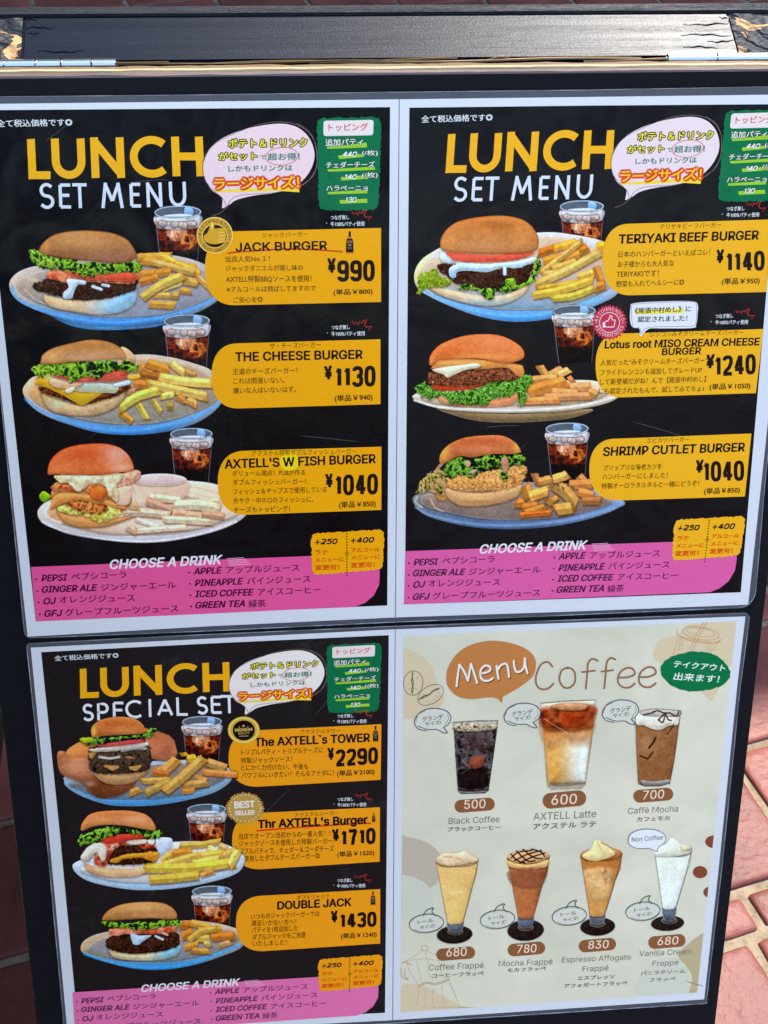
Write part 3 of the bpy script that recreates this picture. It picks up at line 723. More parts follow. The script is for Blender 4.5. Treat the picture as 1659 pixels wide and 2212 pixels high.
mr = node(nt, 'ShaderNodeMapRange'); mr.inputs[1].default_value = .35; mr.inputs[2].default_value = .7; mr.inputs[3].default_value = .15; mr.inputs[4].default_value = .9
nt.links.new(n1.outputs[0], mr.inputs[0]); nt.links.new(mr.outputs[0], mixs.inputs[0]); nt.links.new(tr.outputs[0], mixs.inputs[1]); nt.links.new(bs.outputs[0], mixs.inputs[2]); nt.links.new(mixs.outputs[0], out.inputs[0])
LIP = m_
def rounded(P, corners, n=7):
    """polygon with some corners rounded: corners {index: radius}"""
    P = [np.array(p, float) for p in P]; out = []
    for i, p in enumerate(P):
        if i in corners:
            a, b = P[i-1], P[(i+1) % len(P)]; r = corners[i]
            pa = p+(a-p)/np.linalg.norm(a-p)*r; pb_ = p+(b-p)/np.linalg.norm(b-p)*r
            for t in np.linspace(0, 1, n): out.append((1-t)**2*pa+2*t*(1-t)*p+t*t*pb_)
        else: out.append(p)
    return np.array(out)
def resample(P, n):
    P = np.vstack([P, P[:1]]); s = np.r_[0, np.cumsum(np.linalg.norm(np.diff(P, axis=0), axis=1))]
    t = np.linspace(0, s[-1], n, endpoint=False); return np.stack([np.interp(t, s, P[:, 0]), np.interp(t, s, P[:, 1])], 1)
# outlines, clockwise from the top left
out1 = [(-136, 381), (700, 373), (1512, 362), (2300, 353), (3180, 338), (3014, 1900), (2975, 2352), (2938, 2393), (2200, 2425), (1530, 2452), (800, 2487), (112, 2514), (95, 2497), (2, 1570)]
pap1 = [(-118, 410), (1572, 391), (3163, 371), (2998, 1900), (2946, 2381), (2250, 2408), (1557, 2431), (820, 2466), (109, 2507), (0, 1500)]
out2 = [(107, 2533), (700, 2502), (1560, 2464), (2300, 2438), (2948, 2411), (2952, 2440), (2917, 2700), (2846, 3400), (2783, 3945), (2777, 3953), (1546, 4031), (256, 4102), (181, 3285), (104, 2548)]
pap2 = [(121, 2550), (1556, 2478), (2250, 2452), (2935, 2427), (2903, 2700), (2832, 3400), (2773, 3935), (1546, 4017), (268, 4085), (193, 3285)]
def sheet(out, pap, off, rc, label, rnd_):
    P0 = onboard([(1560, out[9][1])], off)[0]
    root = empty('laminated_sheet', tuple(P0), label, 'menu sheet', 'laminated menu sheets on the board')
    o = rounded(out, rc)
    tri = poly(np.array(o)); P = np.array(o); p = np.array(pap, float)
    # film: a ring between the outline and the paper, plus its welded lip
    ring = tessellate_polygon([[Vector((*q, 0)) for q in P], [Vector((*q, 0)) for q in p[::-1]]])
    allp = np.vstack([P, p[::-1]]); V = onboard(allp, off); newmesh('film_border', V, ring, FILM, root)
    m = len(P); c = P.mean(0); e = 3.2
    inn = []
    for i in range(m):
        a, b = P[i-1], P[(i+1) % m]; d = (b-a)/(np.linalg.norm(b-a)+1e-9); q = np.array([-d[1], d[0]]); inn.append(P[i]+q*e)
    V = list(onboard(P, off-.0006))+list(onboard(P, off+.0005))+list(onboard(inn, off+.00035))+list(onboard(inn, off+.00006))
    Fs = [[k*m+i, k*m+(i+1) % m, (k+1)*m+(i+1) % m, (k+1)*m+i] for k in range(3) for i in range(m)]
    newmesh('film_lip', V, Fs, LIP, root)
    return root
sheet1 = sheet(out1, pap1, SHEET_OFF[0]+.0001, {6: 26, 7: 26, 11: 14, 12: 12}, 'upper laminated sheet with two black and orange burger menu pages side by side', 1)
sheet2 = sheet(out2, pap2, SHEET_OFF[1]+.0001, {0: 14, 4: 24, 5: 12, 8: 10, 9: 10}, 'lower laminated sheet with a black burger page and a pale grey coffee page', 2)
PAPER = ink((208, 212, 226))
def page(sheet_i, root, pts, label):
    P = onboard(pts, SHEET_OFF[sheet_i]); o = newmesh('menu_page', P, tessellate_polygon([[Vector((*q, 0)) for q in pts]]), PAPER, root); o['label'] = label
    return Page(sheet_i, o)
p1 = page(0, sheet1, [(-118, 410), (1570.6, 391), (1555.8, 2431), (820, 2466), (109, 2507), (0, 1500)], 'black page with the jack, cheese and fish burgers')
p2 = page(0, sheet1, [(1573.4, 391), (3163, 371), (2998, 1900), (2946, 2381), (2250, 2408), (1558.4, 2431)], 'black page with the teriyaki, lotus root and shrimp burgers')
p3 = page(1, sheet2, [(121, 2550), (1555, 2478), (1545, 4017), (268, 4085), (193, 3285)], 'black page with the tower and double burgers')
p4 = page(1, sheet2, [(1557.4, 2478), (2250, 2452), (2935, 2427), (2903, 2700), (2832, 3400), (2773, 3935), (1547.4, 4017)], 'pale grey coffee page')
PG = [p1, p2, p3]
BLK = [(16, 15, 18), (24, 23, 26), (31, 28, 30)]
prints = [[(-78, 434), (720, 428), (1536, 422), (1525, 2384), (830, 2415), (141, 2447)], [(1612, 424), (2300, 416), (3081, 410), (2917, 2332), (2260, 2357), (1594, 2380)], [(162, 2568), (840, 2533), (1531, 2501), (1516, 3988), (900, 4019), (308, 4052), (236, 3285)]]
for i in range(3): PG[i].mesh('black_background', [poly(prints[i])], BLK[i], 1, wear=[.03, .05, .14][i])
# ------------------------------------------------------------------ things common to the three burger pages
ORG_ = [(240, 163, 14), (238, 172, 34), (247, 152, 26)]
PINK = [(222, 84, 148), (216, 92, 158), (222, 110, 168)]
PINKT = [(78, 18, 56), (84, 36, 70), (98, 48, 82)]
LUN = [(246, 172, 28), (247, 172, 34), (248, 168, 24)]
BUB = [(233, 203, 213), (228, 208, 218), (232, 222, 220)]
REDBURST = [(1278, 132), (1286, 102), (1303, 138), (1318, 118), (1338, 142), (1348, 112), (1366, 128), (1384, 105), (1410, 98), (1390, 140), (1402, 160), (1455, 156), (1432, 176), (1425, 192)]
def beef_note(pg, x, y, wpx, mp=ident):
    """'つなぎ無し 牛100%パティ使用' with its red flash; x, y = right end of line two's baseline"""
    k = wpx/132.6; f = fr(x-1392*.4702*k, y-232*.4702*k, .4702*k)
    pg.many('beef_note', [T(f, 'つなぎ無し', 1110, 183, 1265, 178, 38, .012), T(f, '牛100%パティ使用', 1110, 237, 1392, 232, 38, .012), ellipse(f, 1076, 210, 4, 4, n=8)], (222, 222, 228), 8)
    pg.mesh('red_flash', [stroke(f, REDBURST, 6, False, taper=True)], (205, 60, 50), 9)
def _sup(cx, cy, rx, ry, a0, a1, n=18, k=2.9):
    out = []
    for a in np.linspace(a0, a1, n):
        c_, s_ = cos(radians(a)), sin(radians(a)); out.append((cx+rx*math.copysign(abs(c_)**(2/k), c_), cy+ry*math.copysign(abs(s_)**(2/k), s_)))
    return out
DIG = {'0': [_sup(.5, .5, .5, .5, 0, 372, 40)], '1': [[(.75, 0), (.75, 1)], [(.05, .24), (.42, .16), (.72, .0)]],
       '2': [_sup(.5, .27, .5, .27, 190, 360, 16)+[(.98, .36), (.72, .62), (.2, .84), (.02, 1.0)], [(-.14, 1.), (1.12, 1.)]],
       '3': [_sup(.5, .25, .48, .25, 190, 440, 20)+[(.4, .49)], [(.4, .49)]+_sup(.5, .74, .5, .26, -85, 170, 20)],
       '4': [[(.72, -.06), (.72, 1.07)], [(.62, -.03), (.04, .70)], [(-.1, .76), (1.2, .76)]],
       '5': [[(1.05, 0), (.1, 0), (.06, .44)]+_sup(.5, .68, .5, .32, -110, 160, 18)],
       '7': [[(-.14, 0), (1.1, 0)], [(.98, -.02), (.62, .5), (.45, 1.08)]],
       '9': [_sup(.5, .28, .5, .28, 0, 372, 36), [(1., .28), (1., .7)]+_sup(.5, .74, .5, .26, 0, 170, 14)]}
def numerals(f, st, x0, y0, x1, y1, h, sk=0., mp=ident, tk=.35):
    """heavy condensed numerals drawn stroke by stroke"""
    ws = [.66 if q == '1' else 1. for q in st]; tot = sum(ws)+.10*(len(st)-1); L = x1-x0; cw = L/tot; out = []; x = 0
    t = cw*tk; up = (y1-y0)/L
    for q, w_ in zip(st, ws):
        a = x+t/2; b = x+w_*cw-t/2; hh = h-t*.9
        for p in DIG[q]:
            pts = [(x0+a+(b-a)*u+sk*h*(.5-v), y0+up*(a+(b-a)*u)-h+t*.45+hh*v) for u, v in p]
            out.append(stroke(f, pts, t, False, mp, cap=False))
        x += (w_+.10)*cw
    return out
HDR = [('LUNCH', [('L', 133, 178, 192, 346, 33, 12), ('U', 233, 176, 341, 345, 33, 7), ('N', 397, 171, 504, 341, 33, 9), ('C', 560, 165, 695, 340, 33, 0), ('H', 736, 168, 836, 334, 33, 6)])]
for i, pg in enumerate(PG):
    mp = MAPS[i]
    pg.mesh('price_note', [T(A, '全て税込価格です◎', -12, 128, 303, 122, 30, .014, mp=mp)], (214, 216, 224), 3)
    parts = []
    for ch, x0, y0, x1, y1, wd_, sk in HDR[0][1]: parts += caps(A, ch, x0, y0, x1, y1, wd_, mp, 6)
    pg.mesh('lunch_heading', parts, LUN[i], 3)
    if i < 2:
        parts = []
        for ch, x0, x1, y0, y1 in (('S', 170, 221, 362, 471), ('E', 253, 289, 364, 469), ('T', 311, 358, 363, 467), ('M', 430, 509, 361, 467), ('E', 550, 582, 361, 465), ('N', 620, 672, 360, 463), ('U', 715, 773, 357, 461)):
            parts += caps(A, ch, x0, y0, x1, y1, 13.5, mp, 4)
        pg.mesh('set_menu_heading', parts, (212, 216, 232), 3)
    else:
        parts = []
        for ch, x0, x1, y0, y1 in (('S', 350, 388, 394, 468), ('P', 412, 450, 390, 464), ('E', 478, 512, 386, 460), ('C', 530, 594, 379, 456), ('I', 616, 640, 375, 450), ('A', 662, 720, 372, 448), ('L', 744, 780, 368, 445), ('S', 828, 866, 363, 440), ('E', 888, 922, 361, 437), ('T', 930, 990, 358, 434)):
            parts += caps(E, ch, x0, y0, x1, y1, 11, ident, 2)
        pg.mesh('special_set_heading', parts, (226, 228, 236), 3)
    # speech bubble
    bub = [(45, 470), (62, 380), (135, 270), (280, 185), (480, 125), (690, 100), (830, 130), (930, 220), (975, 350), (950, 470), (880, 570), (780, 640), (640, 680), (480, 700), (330, 735), (262, 778), (206, 808), (202, 790), (204, 740), (192, 712), (110, 650), (60, 560)]
    pg.mesh('speech_bubble', [shape(Q, bub, True, mp)], BUB[i], 5)
    pg.mesh('bubble_outline', [stroke(Q, [(118, 872), (185, 845), (240, 800), (268, 745), (330, 705), (450, 690), (620, 680), (760, 650), (900, 598), (985, 480), (992, 330), (955, 210), (840, 112), (690, 85), (520, 105), (330, 172), (150, 262), (60, 365), (38, 470), (58, 570), (130, 660), (205, 725), (238, 795)], 4.5, mp=mp),
        stroke(Q, [(868, 612), (960, 540), (998, 420), (985, 280), (930, 165), (830, 100)], 4, mp=mp)], (118, 100, 96), 6)
    pg.mesh('yellow_marker', [shape(Q, [(135, 660), (210, 655), (500, 640), (700, 625), (845, 612), (848, 674), (640, 660), (400, 672), (150, 676)], False, mp)], (250, 208, 60), 6.5)
    for nm, s, x0, y0, x1, y1, h, c, co, g in (('bubble_line', 'ポテト＆ドリンク', 254, 303, 913, 293, 74, (243, 224, 70), (74, 60, 34), .035), ('bubble_line', 'がセット', 174, 408, 495, 402, 66, (243, 224, 70), (74, 60, 34), .035), ('bubble_shout', 'ラージサイズ！', 138, 652, 846, 636, 98, (250, 196, 44), (218, 66, 24), .055)):
        pg.mesh(nm+'_outline', [T(Q, s, x0, y0, x1, y1, h, .02, grow=g*2.6, mp=mp)], co, 7); pg.mesh(nm, [T(Q, s, x0, y0, x1, y1, h, .02, mp=mp)], c, 8)
    pg.many('bubble_small_line', [T(Q, 'で', 522, 402, 570, 400, 42, .02, mp=mp), T(Q, '超お得！', 585, 406, 850, 402, 58, .025, mp=mp), T(Q, 'しかもドリンクは', 256, 502, 790, 494, 52, .025, mp=mp)], (62, 120, 100), 7)
    t = np.linspace(.3, 2*pi+.5, 40); pg.mesh('red_circle', [stroke(Q, [(702+136*cos(a), 372+74*sin(a)-6*cos(a)) for a in t], 4.5, False, mp)], (212, 70, 70), 9)
    # toppings
    pg.mesh('topping_panel', [jagged(Q, [(992, 55), (1535, 42), (1512, 822), (1012, 826)], 6, 15, 4, mp, 70)], (6, 108, 68), 4)
    rb = rounded([(1050, 76), (1470, 68), (1466, 197), (1050, 204)], {0: 24, 1: 24, 2: 24, 3: 24}, 5)
    pg.mesh('topping_title_box', [shape(Q, rb, False, mp)], (226, 214, 216), 5); pg.mesh('topping_title', [T(Q, 'トッピング', 1094, 163, 1420, 157, 62, .018, mp=mp)], (218, 66, 78), 6)
    pg.many('lime_marker', [shape(Q, q, False, mp) for q in ([(1078, 292), (1250, 280), (1410, 258), (1416, 298), (1082, 310)], [(1080, 482), (1300, 470), (1478, 458), (1482, 486), (1095, 502)], [(1085, 672), (1414, 655), (1418, 682), (1090, 692)], [(1172, 366), (1390, 352), (1384, 378), (1182, 396)], [(1192, 548), (1428, 530), (1420, 562), (1202, 576)], [(1182, 740), (1414, 728), (1420, 762), (1192, 770)])], (150, 196, 46), 5)
    parts = []; po = []
    for s, x0, y0, x1, y1, h in (('追加パティ', 1068, 288, 1380, 280, 60), ('チェダーチーズ', 1072, 472, 1478, 466, 52), ('ハラペーニョ', 1074, 664, 1418, 662, 50)):
        parts.append(T(Q, s, x0, y0, x1, y1, h, .016, mp=mp)); po.append(T(Q, s, x0, y0, x1, y1, h, .016, grow=.055, mp=mp))
    for s, x0, y0, x1, y1, h in (('440', 1210, 376, 1338, 376, 42), ('140', 1222, 566, 1336, 566, 42), ('130', 1228, 757, 1334, 757, 42)):
        parts.extend(numerals(Q, s, x0+4, y0, x1-8, y1, h, .28, mp, .24)); po.extend(numerals(Q, s, x0+4, y0, x1-8, y1, h, .28, mp, .42))
    for y in (368, 553): parts.append(T(Q, '(/枚)', 1372, y, 1504, y-3, 46, .01, mp=mp)); po.append(T(Q, '(/枚)', 1372, y, 1504, y-3, 46, .01, grow=.05, mp=mp))
    pg.mesh('topping_list_outline', po, (30, 50, 36), 6); pg.mesh('topping_list', parts, (226, 228, 226), 7)
    pg.many('topping_bracket', [stroke(Q, [(1098, y), (1098, y+38), (1132, y+38)], 4, False, mp) for y in (322, 512, 702)], (30, 60, 44), 6)
    # drinks
    pk = [(130, 1077), (860, 1048), (1578, 1020), (1590, 1100), (1588, 1150), (1565, 1196), (1530, 1226), (1490, 1243), (860, 1273), (150, 1305)]
    pg.mesh('drinks_panel', [shape(B, pk, False, mp)], PINK[i], 3)
    pg.mesh('drinks_heading', [T(B, 'CHOOSE A DRINK', 462, 1085, 932, 1064, 37, .03, .25, mp=mp)], (226, 218, 228), 5)
    pg.many('speed_line', [stroke(B, [(950+q*3, 1042+q*7), (1020+q*7, 1038+q*6.5)], 2.4, False, mp) for q in range(5)], (234, 170, 206), 4)
    L_ = []
    for s, x0, y0, x1, y1 in (('PEPSI', 175, 1137, 283, 1133), ('GINGER ALE', 177, 1184, 408, 1176), ('OJ', 184, 1233, 236, 1231), ('GFJ', 188, 1285, 262, 1282), ('APPLE', 812, 1108, 930, 1103), ('PINEAPPLE', 817, 1157, 1018, 1149), ('ICED COFFEE', 818, 1203, 1062, 1195), ('GREEN TEA', 820, 1250, 1025, 1242)):
        L_.append(T(B, s, x0, y0, x1, y1, 26, .034, .25, mp=mp))
    for s, x0, y0, x1, y1 in (('ペプシコーラ', 300, 1133, 530, 1123), ('ジンジャーエール', 424, 1178, 737, 1166), ('オレンジジュース', 250, 1229, 565, 1221), ('グレープフルーツジュース', 275, 1283, 747, 1265), ('アップルジュース', 948, 1105, 1253, 1094), ('パインジュース', 1035, 1151, 1300, 1141), ('アイスコーヒー', 1080, 1197, 1342, 1187), ('緑茶', 1042, 1247, 1113, 1243)):
        L_.append(T(B, s, x0, y0, x1, y1, 31, .012, mp=mp))
    for x, y in ((152, 1128), (157, 1178), (162, 1226), (167, 1275), (792, 1100), (795, 1147), (797, 1195), (800, 1242)): L_.append(ellipse(B, x, y, 4, 4, n=10, mp=mp))
    pg.mesh('drinks_list', L_, PINKT[i], 4)
    pg.mesh('upgrade_box', [jagged(X, [(446, 150), (1488, 88), (1468, 655), (468, 738)], 9, 24, 9, mp, 90)], ORG_[i], 6)
    pg.mesh('upgrade_dots', [ellipse(X, 958+q*.2, 152+q*39.5, 12, 11, n=8, mp=mp) for q in range(16) if q != 7]+[ellipse(X, 960+a, 430+b_, 11, 10, n=8, mp=mp) for a, b_ in ((-20, 0), (20, 0), (0, -16), (0, 16))], (92, 66, 14), 7)
    pg.many('upgrade_price', [stroke(X, [(512, 272), (572, 270)], 15, False, mp), stroke(X, [(546, 240), (538, 302)], 15, False, mp), numerals(X, '250', 592, 302, 826, 298, 80, .25, mp, .26), stroke(X, [(1022, 250), (1082, 248)], 15, False, mp), stroke(X, [(1056, 218), (1048, 280)], 15, False, mp), numerals(X, '400', 1104, 281, 1346, 275, 80, .25, mp, .26)], (40, 26, 12), 7)
    pg.mesh('upgrade_text', [T(X, s, x0, y0, x1, y1, h, .035, mp=mp) for s, x0, y0, x1, y1, h in (('ラテ', 514, 448, 686, 443, 70), ('メニューに', 514, 554, 918, 543, 66), ('変更可！', 512, 668, 850, 658, 72), ('アルコール', 1022, 415, 1424, 405, 66), ('メニューに', 1024, 522, 1424, 506, 66), ('変更可！', 1020, 634, 1350, 622, 72))], (212, 78, 20), 7)
for gi, (pg, pr) in enumerate(zip(PG, prints)):       # hairline scratches and rubs in the film
    r = random.Random(20+gi); x0, x1 = pr[0][0], pr[2][0]; y0, y1 = pr[0][1], pr[3][1]
    for q in range(16):
        x = r.uniform(max(x0, 0)+120, x1-250); y = r.uniform(y0+80, y1-120); a = r.uniform(-.9, .4); L = r.uniform(20, 150 if q % 4 else 260)
        pg.mesh('film_scratch', [stroke(lambda u, v: (u, v), [(x, y), (x+L*cos(a)*.5+r.uniform(-3, 3), y+L*sin(a)*.5), (x+L*cos(a), y+L*sin(a)+r.uniform(-6, 6))], r.uniform(1., 2.2), taper=True)], (42, 42, 47) if q % 4 else (76, 78, 84), 2.05)
for pg, x, y, wd_ in ((p1, 1434.5, 889, 132.6), (p1, 1436, 1321, 131), (p2, 2988, 853, 128), (p2, 2944, 1276, 128), (p3, 1442, 2847, 114), (p3, 1441, 3175, 112), (p3, 1437, 3494, 110)): beef_note(pg, x, y, wd_)
# ------------------------------------------------------------------ the orange cards
def card(pg, f, TR, BR, TL, BL, xl, col, slot=5):
    t = np.linspace(0, pi, 26); pts = [TR, BR]
    cxm = (TL[0]+BL[0])/2; cy = (TL[1]+BL[1])/2; ry = (BL[1]-TL[1])/2
    for a in t:
        k = 2.35
        u = abs(sin(a))**(2/k); v = cos(a); v = math.copysign(abs(v)**(2/k), v)
        x0 = TL[0]*(1-v)/2+BL[0]*(1+v)/2
        pts.append((x0-(x0-xl)*u, cy+ry*v))
    pg.mesh('orange_card', [shape(f, pts)], col, slot)
def bottle(pg, f, x, y0, y1):
    s = (y1-y0)/185; g = lambda pts: shape(f, [(x+a*s, y0+b*s) for a, b in pts])
    pg.mesh('bottle_picture', [g([(-9, 0), (9, 0), (10, 45), (-10, 45)]), g([(-30, 75), (-10, 45), (10, 45), (30, 75), (31, 185), (-31, 185)])], (38, 22, 18), 7)
    pg.mesh('bottle_highlight', [g([(-10, 46), (10, 46), (14, 62), (-14, 62)]), g([(-30, 174), (30, 174), (31, 185), (-31, 185)]), g([(-30, 78), (30, 78), (30, 84), (-30, 84)])], (208, 120, 56), 8)
    pg.mesh('bottle_label', [g([(-22, 92), (22, 92), (22, 97), (-22, 97)]), g([(-13, 108), (13, 108), (13, 118), (-13, 118)]), g([(-20, 130), (20, 130), (20, 133), (-20, 133)]), g([(-16, 142), (16, 142), (16, 145), (-16, 145)])], (150, 140, 128), 8)
DK = (34, 22, 12); DKT = (86, 56, 14)
def menu_item(pg, f, ruby, title, desc, yen, price, single, tcol=DK, hb=.03, dcol=DKT):
    s, x0, y0, x1, y1, h = ruby; pg.mesh('item_reading', [T(f, s, x0, y0, x1, y1, h, .004)], dcol, 6.5)
    pg.mesh('item_name', [T(f, s, x0, y0, x1, y1, h, hb) for s, x0, y0, x1, y1, h in title], tcol, 7)
    pg.mesh('item_description', [T(f, s, x0, y0, x1, y1, h, .008) for s, x0, y0, x1, y1, h in desc], dcol, 6.5)
    pg.mesh('item_price', [T(f, '¥', *yen, .045)]+numerals(f, price[0], *price[1:]), tcol, 7)
    pg.mesh('single_price', [T(f, single[0], *single[1:], .018)], tcol, 6.5)
card(p1, N, (1532, 250), (1532, 870), (310, 278), (310, 897), 58, ORG_[0])
p1.mesh('red_underline', [stroke(N, [(252, 464), (330, 452), (700, 428), (960, 432), (1205, 449)], 13, taper=False)], (205, 60, 20), 6.2)
menu_item(p1, N, ('ジャックバーガー', 535, 335, 920, 322, 45), [('JACK BURGER', 318, 447, 1078, 430, 70)],
    [('当店人気No.１！', 230, 537, 600, 528, 50), ('ジャックダニエルが隠し味の', 232, 615, 878, 606, 50), ('AXTELL特製BBQソースを使用！', 235, 702, 950, 695, 42), ('※アルコールは飛ばしてますので', 240, 790, 985, 778, 50), ('ご安心を◎', 297, 878, 540, 872, 50)],
    (1092, 622, 1148, 620, 112), ('990', 1165, 700, 1480, 695, 176), ('(単品￥800)', 1135, 812, 1460, 803, 48))
bottle(p1, N, 1270, 278, 465)
card(p1, B, (1593, 123), (1593, 395), (1000, 140), (1000, 413), 886, ORG_[0])
menu_item(p1, B, ('ザ・チーズバーガー', 1130, 163, 1343, 158, 24), [('THE CHEESE BURGER', 987, 215, 1517, 204, 36)],
    [('王道のチーズバーガー！', 975, 272, 1245, 266, 26), ('これは間違いない。', 977, 311, 1190, 306, 26), ('嫌いな人はいないはず。', 977, 351, 1240, 345, 26)], (1363, 290, 1390, 288, 52), ('1130', 1402, 325, 1573, 320, 86), ('(単品￥940)', 1402, 384, 1560, 378, 27))
card(p1, B, (1597, 573), (1597, 838), (1030, 590), (1030, 858), 912, ORG_[0])
p1.mesh('yellow_spot', [ellipse(B, 1212, 636, 40, 38)], (240, 208, 22), 6)
menu_item(p1, B, ('アクステル特製ダブルフィッシュバーガー', 1055, 613, 1492, 603, 24), [("AXTELL'S W FISH BURGER", 943, 664, 1572, 641, 36)],
    [('ボリューム満点！PUBが作る', 973, 697, 1278, 693, 25), ('ダブルフィッシュバーガー！', 975, 735, 1280, 730, 25), ('フィッシュ＆チップスで使用している', 977, 774, 1368, 764, 25), ('外サク・中ホロのフィッシュに、', 978, 812, 1312, 805, 25), ('チーズもトッピング！', 980, 850, 1214, 845, 25)],
    (1368, 742, 1393, 740, 52), ('1040', 1402, 778, 1583, 772, 86), ('(単品￥850)', 1420, 830, 1573, 824, 27))
card(p2, C, (1672, 527), (1652, 838), (1070, 545), (1070, 852), 950, ORG_[1])
menu_item(p2, C, ('テリヤキビーフバーガー', 1195, 570, 1457, 562, 24), [('TERIYAKI BEEF BURGER', 1020, 630, 1617, 612, 37)],
    [('日本のハンバーガーといえばコレ！', 1017, 690, 1410, 680, 27), ('お子様からも大人気な', 1015, 733, 1255, 727, 27), ('TERIYAKIです！', 1010, 774, 1190, 769, 23), ('野菜も入れてヘルシーに◎', 1008, 817, 1298, 808, 27)], (1440, 712, 1466, 710, 52), ('1140', 1478, 752, 1645, 745, 84), ('(単品￥950)', 1460, 806, 1622, 802, 27))
card(p2, D, (1640, -5), (1607, 270), (1020, 15), (1030, 288), 920, ORG_[1])
menu_item(p2, D, ('レンコンみそクリームチーズバーガー', 1155, 30, 1553, 20, 22), [('Lotus root MISO CREAM CHEESE', 960, 78, 1620, 64, 31), ('BURGER', 1205, 107, 1370, 102, 28)],
    [('人気だった“みそクリームチーズバーガー”', 940, 152, 1398, 142, 26), ('フライドレンコンも追加してグレードUP', 940, 195, 1375, 183, 26), ('して新登場だがね！んで【尾張中村めし】', 938, 235, 1392, 222, 26), ('にも認定されたもんで、試してみてちょ♪', 933, 275, 1385, 262, 26)], (1396, 162, 1425, 160, 54), ('1240', 1430, 198, 1607, 188, 86), ('(単品￥1050)', 1408, 256, 1582, 250, 26))
card(p2, D, (1588, 443), (1560, 713), (1010, 465), (1020, 730), 893, ORG_[1])
menu_item(p2, D, ('エビカツバーガー', 1140, 484, 1320, 478, 22), [('SHRIMP CUTLET BURGER', 953, 539, 1557, 519, 36)],
    [('プリップリな海老カツを', 953, 603, 1203, 596, 25), ('ハンバーガーにしました！', 948, 641, 1228, 634, 25), ('特製オーロラタルタルと一緒にどうぞ！', 945, 681, 1362, 668, 25)], (1352, 610, 1378, 608, 50), ('1040', 1380, 650, 1557, 645, 86), ('(単品￥850)', 1385, 703, 1537, 697, 26))
card(p3, E, (1597, 480), (1594, 713), (1090, 505), (1080, 742), 957, ORG_[2])
menu_item(p3, E, ('アクステルタワー', 1258, 523, 1425, 517, 20), [('The AXTELL`s TOWER', 1068, 573, 1548, 553, 34)],
    [('トリプルパティ・トリプルチーズに', 1010, 611, 1352, 600, 25), ('特製ジャックソース！', 1010, 645, 1223, 638, 25), ('とにかく力付けたい、午後も', 1010, 675, 1290, 669, 25), ('パワフルにいきたい！そんなアナタに！', 1012, 707, 1397, 695, 25)], (1377, 628, 1398, 626, 46), ('2290', 1405, 658, 1583, 646, 70), ('(単品￥2100)', 1412, 698, 1568, 690, 24))
bottle(p3, E, 1573, 487, 555)
card(p3, F, (1591, -23), (1590, 205), (1100, 0), (1090, 237), 972, ORG_[2])
p3.mesh('red_underline', [stroke(F, [(1075, 76), (1200, 66), (1400, 52), (1552, 44)], 6)], (212, 50, 20), 6.2)
menu_item(p3, F, ('アクステルバーガー', 1235, 20, 1418, 10, 19), [("Thr AXTELL's Burger", 1082, 65, 1538, 45, 33)],
    [('当店でオープン当初からの一番人気！！', 1000, 112, 1382, 98, 25), ('ジャックソースを使用した特製バーガー！', 1000, 142, 1400, 130, 25), ('ダブルパティで、チェダー＆ゴーダチーズ', 1000, 175, 1398, 162, 25), ('を使用したダブルチーズバーガー◎', 1003, 206, 1338, 192, 25)], (1398, 118, 1420, 115, 46), ('1710', 1427, 140, 1573, 130, 67), ('(単品￥1520)', 1413, 186, 1567, 178, 23))
bottle(p3, F, 1565, 0, 40)
card(p3, F, (1592, 320), (1592, 548), (1110, 347), (1100, 580), 988, ORG_[2])
menu_item(p3, F, ('ダブルジャック', 1243, 365, 1378, 358, 19), [('DOUBLE JACK', 1163, 405, 1470, 390, 32)],
    [('いつものジャックバーガーでは', 1052, 447, 1338, 434, 24), ('満足いかない方へ！', 1053, 475, 1240, 468, 24), ('パティを1枚追加した', 1055, 503, 1247, 495, 24), ('ダブルジャックをご用意', 1057, 533, 1280, 523, 24), ('いたしました！', 1058, 560, 1200, 554, 24)], (1390, 458, 1413, 456, 44), ('1430', 1422, 485, 1577, 477, 63), ('(単品￥1240)', 1428, 528, 1577, 520, 23))
bottle(p3, F, 1562, 330, 388)
# gold thumbs-up badge on the jack card
Bd = fr(780, 780, .4702)
p1.mesh('gold_badge', [ellipse(Bd, 140, 312, 152, 154)], (205, 150, 50), 9)
p1.mesh('badge_rim', [stroke(Bd, [(140+148*cos(a), 312+150*sin(a)) for a in np.linspace(0, 2*pi, 50)], 8, False, cap=False), stroke(Bd, [(140+104*cos(a), 316+100*sin(a)) for a in np.linspace(0, 2*pi, 50)], 4, False, cap=False)], (242, 208, 110), 9.6)
p1.mesh('badge_centre', [ellipse(Bd, 140, 318, 100, 94)], (44, 26, 10), 9.4)
p1.mesh('badge_thumb', [shape(Bd, [(48, 318), (78, 290), (100, 235), (104, 200), (118, 190), (132, 206), (136, 250), (150, 255), (200, 250), (222, 262), (226, 285), (236, 300), (232, 325), (228, 350), (212, 372), (150, 385), (95, 380), (55, 358)], True)], (214, 158, 42), 9.8)
p1.mesh('badge_finger_line', [stroke(Bd, [(172, y), (200, y-2), (228, y-6)], 4) for y in (290, 318, 344, 366)]+[shape(Bd, [(108, 215), (118, 200), (126, 215), (122, 255), (112, 252)], True)], (248, 216, 120), 9.9)
p1.mesh('badge_lettering', arctext(Bd, 'RECOMMENDED', 140, 318, 113, -172, -18, 27)+arctext(Bd, 'BEST CHOICE', 140, 318, 108, 140, 30, 27, inward=True)+[ellipse(Bd, 140+127*cos(radians(a)), 318+127*sin(radians(a)), 4, 4, n=6) for a in (165, 155, 176, 2, -8, 12)], (70, 44, 10), 10)
